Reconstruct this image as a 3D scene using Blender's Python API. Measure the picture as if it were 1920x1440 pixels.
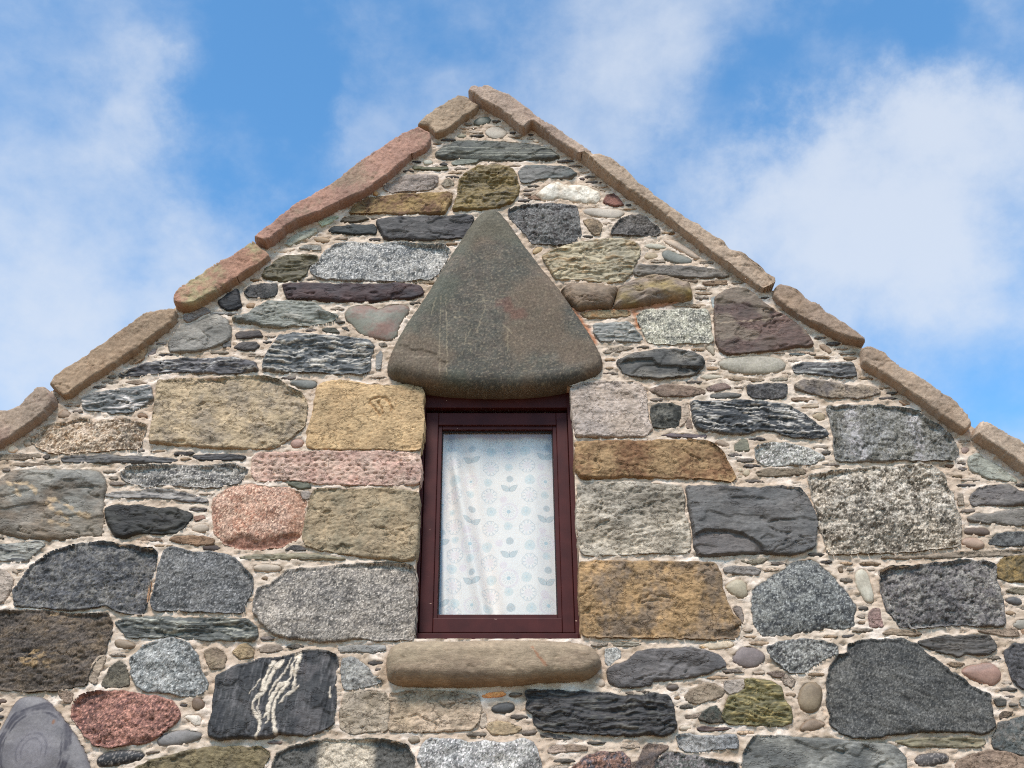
import bpy, math, random
import numpy as np
from mathutils import Vector, Matrix

# ------------------------------------------------------------------ clear
for o in list(bpy.data.objects): bpy.data.objects.remove(o)
scene = bpy.context.scene
COLL = scene.collection

# ------------------------------------------------------------------ camera
PITCH = math.radians(28.8); DIST = 3.9; EYE = 1.6; FPX = 2000.0
cam_d = bpy.data.cameras.new('camera'); cam = bpy.data.objects.new('camera', cam_d); COLL.objects.link(cam)
cam_d.sensor_width = 36.0; cam_d.lens = 36.0*FPX/1920.0; cam_d.clip_start = 0.05; cam_d.clip_end = 2000
cam.location = (0, -DIST, EYE); cam.rotation_euler = (math.pi/2+PITCH, 0, 0)
scene.camera = cam
scene.cycles.use_denoising = False; scene.cycles.use_adaptive_sampling = False; scene.cycles.filter_width = 1.1; scene.cycles.max_bounces = 6; scene.cycles.diffuse_bounces = 3; scene.cycles.glossy_bounces = 3
scene.render.resolution_x = 1024; scene.render.resolution_y = 768

# ------------------------------------------------------------------ sky
SUN_EL = math.radians(52); SUN_AZ = math.radians(-14)      # azimuth to the right of straight behind the viewer
sun_dir = Vector((math.sin(SUN_AZ)*math.cos(SUN_EL), -math.cos(SUN_AZ)*math.cos(SUN_EL), math.sin(SUN_EL)))
world = bpy.data.worlds.new('World'); scene.world = world; world.use_nodes = True
def sky_nodes():
    nt = world.node_tree; N = nt.nodes; L = nt.links; N.clear()
    out = N.new('ShaderNodeOutputWorld'); bg = N.new('ShaderNodeBackground'); L.new(bg.outputs[0], out.inputs[0])
    bg.inputs['Strength'].default_value = 0.13
    sky = N.new('ShaderNodeTexSky'); sky.sky_type = 'NISHITA'; sky.sun_disc = False
    sky.sun_elevation = SUN_EL; sky.sun_rotation = math.pi - SUN_AZ; sky.air_density = 1.0; sky.dust_density = 0.3; sky.ozone_density = 5.0
    tc = N.new('ShaderNodeTexCoord')
    def val(op, a, b=None, clamp=False):
        m = N.new('ShaderNodeMath'); m.operation = op; m.use_clamp = clamp
        for i, v in enumerate((a, b)):
            if v is None: continue
            if isinstance(v, (int, float)): m.inputs[i].default_value = v
            else: L.new(v, m.inputs[i])
        return m.outputs[0]
    def noise(scale, detail, rough, dist, off, sc=(1,1,1)):
        mp = N.new('ShaderNodeMapping'); mp.inputs['Location'].default_value = off; mp.inputs['Scale'].default_value = sc
        L.new(tc.outputs['Generated'], mp.inputs['Vector'])
        n = N.new('ShaderNodeTexNoise'); n.inputs['Scale'].default_value = scale; n.inputs['Detail'].default_value = detail
        n.inputs['Roughness'].default_value = rough; n.inputs['Distortion'].default_value = dist
        L.new(mp.outputs[0], n.inputs['Vector']); return n.outputs['Fac']
    n1 = noise(4.2, 9, 0.58, 0.15, (3.1, 1.7, 0.4), (1, 1, 1.4))
    n2 = noise(12.0, 9, 0.60, 0.15, (7.3, 2.2, 5.1), (1, 1, 1.3))
    field = val('ADD', val('MULTIPLY', val('SUBTRACT', n1, .5), 1.1), val('MULTIPLY', val('SUBTRACT', n2, .5), 0.78))
    field = val('ADD', field, 0.34)
    # billowing air: the view direction is stirred before it meets the cloud banks
    wn = N.new('ShaderNodeTexNoise'); wn.inputs['Scale'].default_value = 5.5; wn.inputs['Detail'].default_value = 8; wn.inputs['Roughness'].default_value = .62
    L.new(tc.outputs['Generated'], wn.inputs['Vector'])
    w1 = N.new('ShaderNodeVectorMath'); w1.operation = 'SUBTRACT'; L.new(wn.outputs['Color'], w1.inputs[0]); w1.inputs[1].default_value = (.5,.5,.5)
    w2 = N.new('ShaderNodeVectorMath'); w2.operation = 'SCALE'; L.new(w1.outputs[0], w2.inputs[0]); w2.inputs['Scale'].default_value = .30
    w3 = N.new('ShaderNodeVectorMath'); w3.operation = 'ADD'; L.new(tc.outputs['Generated'], w3.inputs[0]); L.new(w2.outputs[0], w3.inputs[1])
    nm = N.new('ShaderNodeVectorMath'); nm.operation = 'NORMALIZE'; L.new(w3.outputs[0], nm.inputs[0])
    # where the drifting cloud banks stand in the sky (azimuth right of the gable, elevation, angular radius, amount)
    for az, el, rad, amt in CLOUD_BANKS:
        d = Vector((math.sin(az)*math.cos(el), math.cos(az)*math.cos(el), math.sin(el)))
        dp = N.new('ShaderNodeVectorMath'); dp.operation = 'DOT_PRODUCT'; L.new(nm.outputs[0], dp.inputs[0]); dp.inputs[1].default_value = d
        k = 1.0/(1.0-math.cos(rad))
        g = val('POWER', math.e, val('MULTIPLY', val('SUBTRACT', dp.outputs['Value'], 1.0), k))
        field = val('ADD', field, val('MULTIPLY', g, amt))
    mr = N.new('ShaderNodeMapRange'); mr.interpolation_type = 'SMOOTHSTEP'
    L.new(field, mr.inputs['Value']); mr.inputs['From Min'].default_value = -.05; mr.inputs['From Max'].default_value = 0.95
    mr.inputs['To Min'].default_value = 0.0; mr.inputs['To Max'].default_value = 0.80
    tint = N.new('ShaderNodeMix'); tint.data_type = 'RGBA'; tint.blend_type = 'MULTIPLY'; tint.inputs[0].default_value = 1.0
    L.new(sky.outputs[0], tint.inputs[6]); tint.inputs[7].default_value = SKY_TINT
    mix = N.new('ShaderNodeMix'); mix.data_type = 'RGBA'; L.new(mr.outputs[0], mix.inputs[0])
    L.new(tint.outputs[2], mix.inputs[6]); mix.inputs[7].default_value = CLOUD_COL
    L.new(mix.outputs[2], bg.inputs['Color'])
def px_dir(px, py):
    u, v = px-960.0, 720.0-py
    c, s = math.cos(PITCH), math.sin(PITCH)
    d = Vector((u, FPX*c - v*s, FPX*s + v*c)).normalized()
    return math.atan2(d.x, d.y), math.asin(d.z)
CLOUD_BANKS = []
for px, py, r, a in ((1720,310,190,.42),(1500,340,150,.30),(1850,380,190,.18),(1440,480,160,.16),(1860,60,90,.22),(1300,50,170,.14),
                     (380,560,190,.28),(230,400,200,.10),(60,330,200,.04),(100,80,150,.08),(190,130,70,.22),(150,640,200,.20),(690,215,90,.26),(1060,190,190,.12),
                     (500,70,190,-.36),(620,190,120,-.30),(340,250,90,-.14),(1640,110,150,-.50),(1850,150,110,-.42),(1400,230,100,-.40),(1250,300,70,-.22),(560,340,60,-.24),(860,60,140,-.12),(1720,520,150,.14),(900,330,200,-.05)):
    az, el = px_dir(px, py); CLOUD_BANKS.append((az, el, r/FPX, a))
SKY_TINT = (0.84, 1.24, 1.27, 1.0); CLOUD_COL = (3.5, 3.75, 4.15, 1.0)
sky_nodes()

# ------------------------------------------------------------------ sun and exposure
sd = bpy.data.lights.new('sun', 'SUN'); sd.energy = 2.2; sd.angle = math.radians(15); sd.color = (1.0, 0.98, 0.945)
sun = bpy.data.objects.new('sun', sd); COLL.objects.link(sun); sun.location = (4, -8, 10)
sun.rotation_euler = sun_dir.to_track_quat('Z', 'Y').to_euler()
vs = scene.view_settings; vs.view_transform = 'Standard'; vs.look = 'None'; vs.exposure = 0.78; vs.gamma = 1.0; vs.use_curve_mapping = False

# ------------------------------------------------------------------ helpers
ALB = np.array([1.08, .90, .81])      # pigments under the blue-white skylight
def lin(c):
    a = np.asarray(c, float)/255.0
    return np.where(a <= 0.04045, a/12.92, ((a+0.055)/1.055)**2.4)*ALB
_rs = np.random.RandomState(7)
_PERM = _rs.permutation(4096).astype(np.int32); _ANG = np.arange(4096)*(2*math.pi/4096)
_GX = np.cos(_ANG).astype(np.float32)[_PERM]; _GY = np.sin(_ANG).astype(np.float32)[_PERM]
def _hash(ix, iy, seed):
    a = _PERM[(ix+int(seed)*57) & 4095]
    return _PERM[(a+iy+int(seed)*131) & 4095].astype(np.int64)*1048576
def gnoise(x, y, seed=0):
    x = np.asarray(x, np.float64); y = np.asarray(y, np.float64)+0*x; x = x+0*y
    x0 = np.floor(x); y0 = np.floor(y); fx = (x-x0).astype(np.float32); fy = (y-y0).astype(np.float32)
    ix = x0.astype(np.int32)+int(seed)*57; iy = y0.astype(np.int32)+int(seed)*131
    u = fx*fx*fx*(fx*(fx*6-15)+10); v = fy*fy*fy*(fy*(fy*6-15)+10)
    a0 = _PERM[ix & 4095]+iy; a1 = _PERM[(ix+1) & 4095]+iy
    k00 = a0 & 4095; k10 = a1 & 4095; k01 = (a0+1) & 4095; k11 = (a1+1) & 4095
    n0 = (_GX[k00]*fx+_GY[k00]*fy)*(1-u)+(_GX[k10]*(fx-1)+_GY[k10]*fy)*u
    n1 = (_GX[k01]*fx+_GY[k01]*(fy-1))*(1-u)+(_GX[k11]*(fx-1)+_GY[k11]*(fy-1))*u
    return (n0*(1-v)+n1*v)*1.5
def fbm(x, y, octv=4, seed=0, gain=0.5):
    s = 0; a = 1.0; t = 0
    for i in range(octv):
        s = s + a*gnoise(x, y, seed+i*17); t += a; a *= gain; x = x*2.03+5.1; y = y*2.03+1.7
    return s/t*1.3
def smooth(e0, e1, x):
    t = np.clip((x-e0)/(e1-e0), 0, 1); return t*t*(3-2*t)
def seg_dist(poly, P, closed=True):
    A = np.asarray(poly); B = np.roll(A, -1, 0)
    if not closed: A = A[:-1]; B = B[:-1]
    o = A[0]; A = (A-o).astype(np.float32); B = (B-o).astype(np.float32); pp = (P-o).astype(np.float32)
    dx, dy = (B-A).T; L2 = dx*dx+dy*dy+np.float32(1e-14); ax, ay = A.T
    best = np.empty(len(P), np.float32); cp = np.empty((len(P), 2))
    step = max(1, int(6e4//max(1, len(A))))
    for i in range(0, len(P), step):
        px = pp[i:i+step, 0:1]-ax; py = pp[i:i+step, 1:2]-ay
        t = (px*dx+py*dy)/L2; np.clip(t, 0, 1, out=t)
        ex = px-t*dx; ey = py-t*dy; D = ex*ex+ey*ey
        k = D.argmin(1); r = np.arange(len(k)); best[i:i+step] = D[r,k]
        cp[i:i+step,0] = P[i:i+step,0]-ex[r,k]; cp[i:i+step,1] = P[i:i+step,1]-ey[r,k]
    return np.sqrt(best).astype(np.float64), cp
def inside(poly, P):
    x, y = P[:,0], P[:,1]; r = np.zeros(len(P), bool); n = len(poly)
    for i in range(n):
        x1,y1 = poly[i]; x2,y2 = poly[(i+1)%n]
        if y1 == y2: continue
        c = ((y1 > y) != (y2 > y)) & (x < (x2-x1)*(y-y1)/(y2-y1)+x1)
        r ^= c
    return r
def chaikin(p, n, c=.22):
    for _ in range(n):
        q = np.roll(p, -1, 0); p = np.stack([p*(1-c)+q*c, p*c+q*(1-c)], 1).reshape(-1, 2)
    return p
def resample(p, step):
    q = np.vstack([p, p[:1]]); d = np.sqrt((np.diff(q, axis=0)**2).sum(1)); s = np.concatenate([[0], np.cumsum(d)])
    n = max(8, int(s[-1]/step)); t = np.linspace(0, s[-1], n, endpoint=False)
    return np.stack([np.interp(t, s, q[:,0]), np.interp(t, s, q[:,1])], 1), t, s[-1]

def mesh_obj(name, V, Q, col=None, mat=None, parent=None, smooth_shade=True):
    me = bpy.data.meshes.new(name)
    V = np.asarray(V, np.float32); Q = np.asarray(Q, np.int32); k = Q.shape[1]
    me.vertices.add(len(V)); me.vertices.foreach_set('co', V.ravel())
    me.loops.add(Q.size); me.loops.foreach_set('vertex_index', Q.ravel())
    me.polygons.add(len(Q)); me.polygons.foreach_set('loop_start', np.arange(0, Q.size, k, dtype=np.int32))
    me.polygons.foreach_set('use_smooth', np.full(len(Q), smooth_shade, bool))
    if col is not None:
        a = me.color_attributes.new('Col', 'FLOAT_COLOR', 'POINT')
        c = np.ones((len(V), 4), np.float32); c[:,:3] = col; a.data.foreach_set('color', c.ravel())
    me.update(calc_edges=True); me.validate()
    if mat: me.materials.append(mat)
    o = bpy.data.objects.new(name, me); COLL.objects.link(o)
    if parent: o.parent = parent
    return o
def box_geo(x0,x1,y0,y1,z0,z1):
    V = [(x0,y0,z0),(x1,y0,z0),(x1,y1,z0),(x0,y1,z0),(x0,y0,z1),(x1,y0,z1),(x1,y1,z1),(x0,y1,z1)]
    Q = [(0,3,2,1),(4,5,6,7),(0,1,5,4),(1,2,6,5),(2,3,7,6),(3,0,4,7)]
    return V, Q
def boxes(name, lst, mat, parent, bevel=0.0, shear=0.0):
    VV=[]; QQ=[]
    for b in lst:
        V,Q = box_geo(*b); n=len(VV); VV += V; QQ += [tuple(i+n for i in q) for q in Q]
    VV = [(x-(z-3.2)*shear, y, z) for x,y,z in VV]
    o = mesh_obj(name, VV, QQ, None, mat, parent, False)
    if bevel:
        m = o.modifiers.new('bevel','BEVEL'); m.width = bevel; m.segments = 2; m.limit_method = 'ANGLE'
    return o
def tag(o, label=None, cat=None, kind=None, group=None):
    if label: o['label'] = label
    if cat: o['category'] = cat
    if kind: o['kind'] = kind
    if group: o['group'] = group
    return o

# ------------------------------------------------------------------ materials
def new_mat(name):
    m = bpy.data.materials.new(name); m.use_nodes = True
    nt = m.node_tree; return m, nt, nt.nodes, nt.links, nt.nodes['Principled BSDF']
def stone_mat(name, amp, scale, amp2, scale2, bump, bscale, rough, spec=0.3, stretch=(1,1,1), crack=1.2):
    m, nt, N, L, B = new_mat(name)
    at = N.new('ShaderNodeAttribute'); at.attribute_name = 'Col'
    geo = N.new('ShaderNodeNewGeometry'); oi = N.new('ShaderNodeObjectInfo')
    mp = N.new('ShaderNodeMapping'); mp.inputs['Scale'].default_value = stretch; L.new(geo.outputs['Position'], mp.inputs['Vector'])
    def nz(s, d, r):
        n = N.new('ShaderNodeTexNoise'); n.inputs['Scale'].default_value = s; n.inputs['Detail'].default_value = d; n.inputs['Roughness'].default_value = r
        L.new(mp.outputs[0], n.inputs['Vector']); return n.outputs['Fac']
    def rng(f, lo, hi, a, b):
        r = N.new('ShaderNodeMapRange'); L.new(f, r.inputs['Value']); r.inputs['From Min'].default_value = lo; r.inputs['From Max'].default_value = hi
        r.inputs['To Min'].default_value = a; r.inputs['To Max'].default_value = b; return r.outputs[0]
    f1 = rng(nz(scale, 3, .6), .34, .66, 1-amp, 1+amp); f2 = rng(nz(scale2, 2, .5), .36, .64, 1-amp2, 1+amp2)
    mu = N.new('ShaderNodeMath'); mu.operation = 'MULTIPLY'; L.new(f1, mu.inputs[0]); L.new(f2, mu.inputs[1])
    vm = N.new('ShaderNodeVectorMath'); vm.operation = 'SCALE'; L.new(at.outputs['Color'], vm.inputs[0]); L.new(mu.outputs[0], vm.inputs['Scale'])
    L.new(vm.outputs[0], B.inputs['Base Color'])
    B.inputs['Roughness'].default_value = rough; B.inputs['Specular IOR Level'].default_value = spec
    bp = N.new('ShaderNodeBump'); bp.inputs['Strength'].default_value = bump; bp.inputs['Distance'].default_value = 0.004
    cr = nz(bscale*.10, 5, .62); ab = N.new('ShaderNodeMath'); ab.operation = 'SUBTRACT'; L.new(cr, ab.inputs[0]); ab.inputs[1].default_value = .47
    a2 = N.new('ShaderNodeMath'); a2.operation = 'ABSOLUTE'; L.new(ab.outputs[0], a2.inputs[0]); crk = rng(a2.outputs[0], 0, .012, -crack, 0)
    hs = N.new('ShaderNodeMath'); L.new(crk, hs.inputs[0]); L.new(nz(bscale, 5, .65), hs.inputs[1]); L.new(hs.outputs[0], bp.inputs['Height']); L.new(bp.outputs[0], B.inputs['Normal'])
    return m
MAT = {
 'rgh': stone_mat('broken_rock', .34, 150, .16, 420, .8, 130, .8, .35),
 'fin': stone_mat('crystalline_rock', .42, 190, .20, 480, .5, 200, .8, .35),
 'sch': stone_mat('layered_schist', .28, 60, .18, 300, .8, 60, .62, .5, (.28,1,2.4)),
 'sla': stone_mat('slate', .20, 90, .16, 300, .7, 80, .68, .4, (.5,1,1.4)),
 'sst': stone_mat('sandstone', .20, 110, .16, 420, .9, 120, .92, .15, (.8,1,1.3)),
 'smo': stone_mat('water_worn_pebble', .10, 130, .10, 400, .18, 200, .6, .35, (1,1,1), 0),
 'qtz': stone_mat('white_quartz', .08, 90, .06, 300, .5, 90, .5, .45),
 'cop': stone_mat('coping_sandstone', .14, 90, .12, 380, .6, 110, .93, .15, (1,1,1), .5),
 'lin': stone_mat('worn_basalt', .22, 110, .20, 330, .18, 160, .8, .22, (1,1,1), 0),
 'sil': stone_mat('sill_sandstone', .16, 70, .14, 360, .45, 110, .85, .2, (.5,1,1.5), .5),
 'mor': stone_mat('lime_mortar', .08, 90, .07, 300, .35, 80, .95, .1, (1,1,1.6), .8),
}
def plain_mat(name, rgb, rough, nscale, var, bump=.2, spec=.4):
    m, nt, N, L, B = new_mat(name)
    geo = N.new('ShaderNodeNewGeometry'); n = N.new('ShaderNodeTexNoise'); n.inputs['Scale'].default_value = nscale; n.inputs['Detail'].default_value = 6
    L.new(geo.outputs['Position'], n.inputs['Vector'])
    r = N.new('ShaderNodeValToRGB'); r.color_ramp.elements[0].position = .3; r.color_ramp.elements[1].position = .7
    c = lin(rgb); r.color_ramp.elements[0].color = (*(c*(1-var)), 1); r.color_ramp.elements[1].color = (*(c*(1+var)), 1)
    L.new(n.outputs['Fac'], r.inputs[0]); L.new(r.outputs[0], B.inputs['Base Color'])
    B.inputs['Roughness'].default_value = rough; B.inputs['Specular IOR Level'].default_value = spec
    bp = N.new('ShaderNodeBump'); bp.inputs['Strength'].default_value = bump; bp.inputs['Distance'].default_value = .002
    L.new(n.outputs['Fac'], bp.inputs['Height']); L.new(bp.outputs[0], B.inputs['Normal'])
    return m
def paint_mat():
    m, nt, N, L, B = new_mat('maroon_paint')
    geo = N.new('ShaderNodeNewGeometry')
    n = N.new('ShaderNodeTexNoise'); n.inputs['Scale'].default_value = 14; n.inputs['Detail'].default_value = 6; L.new(geo.outputs['Position'], n.inputs['Vector'])
    r = N.new('ShaderNodeValToRGB'); r.color_ramp.elements[0].position = .3; r.color_ramp.elements[1].position = .7
    r.color_ramp.elements[0].color = (*lin((57,20,17)),1); r.color_ramp.elements[1].color = (*lin((73,30,26)),1); L.new(n.outputs['Fac'], r.inputs[0])
    # flaked spots showing the pale wood
    mp = N.new('ShaderNodeMapping'); mp.inputs['Scale'].default_value = (1,1,3.0); L.new(geo.outputs['Position'], mp.inputs['Vector'])
    n2 = N.new('ShaderNodeTexNoise'); n2.inputs['Scale'].default_value = 24; n2.inputs['Detail'].default_value = 4; L.new(mp.outputs[0], n2.inputs['Vector'])
    t = N.new('ShaderNodeMapRange'); L.new(n2.outputs['Fac'], t.inputs['Value']); t.inputs['From Min'].default_value = .725; t.inputs['From Max'].default_value = .74
    mx = N.new('ShaderNodeMix'); mx.data_type = 'RGBA'; L.new(t.outputs[0], mx.inputs[0]); L.new(r.outputs[0], mx.inputs[6]); mx.inputs[7].default_value = (*lin((190,165,150)),1)
    L.new(mx.outputs[2], B.inputs['Base Color']); B.inputs['Roughness'].default_value = .55; B.inputs['Specular IOR Level'].default_value = .22
    mg = N.new('ShaderNodeMapping'); mg.inputs['Scale'].default_value = (1,1,.12); L.new(geo.outputs['Position'], mg.inputs['Vector'])
    n3 = N.new('ShaderNodeTexNoise'); n3.inputs['Scale'].default_value = 160; n3.inputs['Detail'].default_value = 3; L.new(mg.outputs[0], n3.inputs['Vector'])
    bp = N.new('ShaderNodeBump'); bp.inputs['Strength'].default_value = .25; bp.inputs['Distance'].default_value = .001
    L.new(n3.outputs['Fac'], bp.inputs['Height']); L.new(bp.outputs[0], B.inputs['Normal'])
    return m
M_PAINT = paint_mat()
M_RUBBER = plain_mat('dark_gasket', (40,32,34), .7, 40, .2)
M_GROUND = plain_mat('gravel_ground', (118,100,74), .95, 30, .35, .6)
M_SLATE = plain_mat('roof_slate', (92,96,102), .7, 20, .2)
M_PLASTER = plain_mat('plaster', (190,184,172), .9, 20, .06)
def glass_mat():
    m = bpy.data.materials.new('window_glass'); m.use_nodes = True; nt = m.node_tree; N = nt.nodes; L = nt.links; N.clear()
    o = N.new('ShaderNodeOutputMaterial'); mx = N.new('ShaderNodeMixShader'); tr = N.new('ShaderNodeBsdfTransparent'); gl = N.new('ShaderNodeBsdfGlossy')
    tr.inputs[0].default_value = (.95,.97,.97,1); gl.inputs['Roughness'].default_value = .02; lw = N.new('ShaderNodeLayerWeight'); lw.inputs['Blend'].default_value = .5; p5 = N.new('ShaderNodeMath'); p5.operation = 'POWER'; L.new(lw.outputs['Facing'], p5.inputs[0]); p5.inputs[1].default_value = 5.0
    fr = N.new('ShaderNodeMath'); fr.operation = 'MULTIPLY_ADD'; L.new(p5.outputs[0], fr.inputs[0]); fr.inputs[1].default_value = .96; fr.inputs[2].default_value = .055
    L.new(fr.outputs[0], mx.inputs[0]); L.new(tr.outputs[0], mx.inputs[1]); L.new(gl.outputs[0], mx.inputs[2]); L.new(mx.outputs[0], o.inputs[0]); return m
M_GLASS = glass_mat()
def cloth_mat():
    m, nt, N, L, B = new_mat('printed_cotton')
    at = N.new('ShaderNodeAttribute'); at.attribute_name = 'Col'; L.new(at.outputs['Color'], B.inputs['Base Color'])
    B.inputs['Roughness'].default_value = .9; B.inputs['Specular IOR Level'].default_value = .1
    return m
M_CLOTH = cloth_mat()

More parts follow.
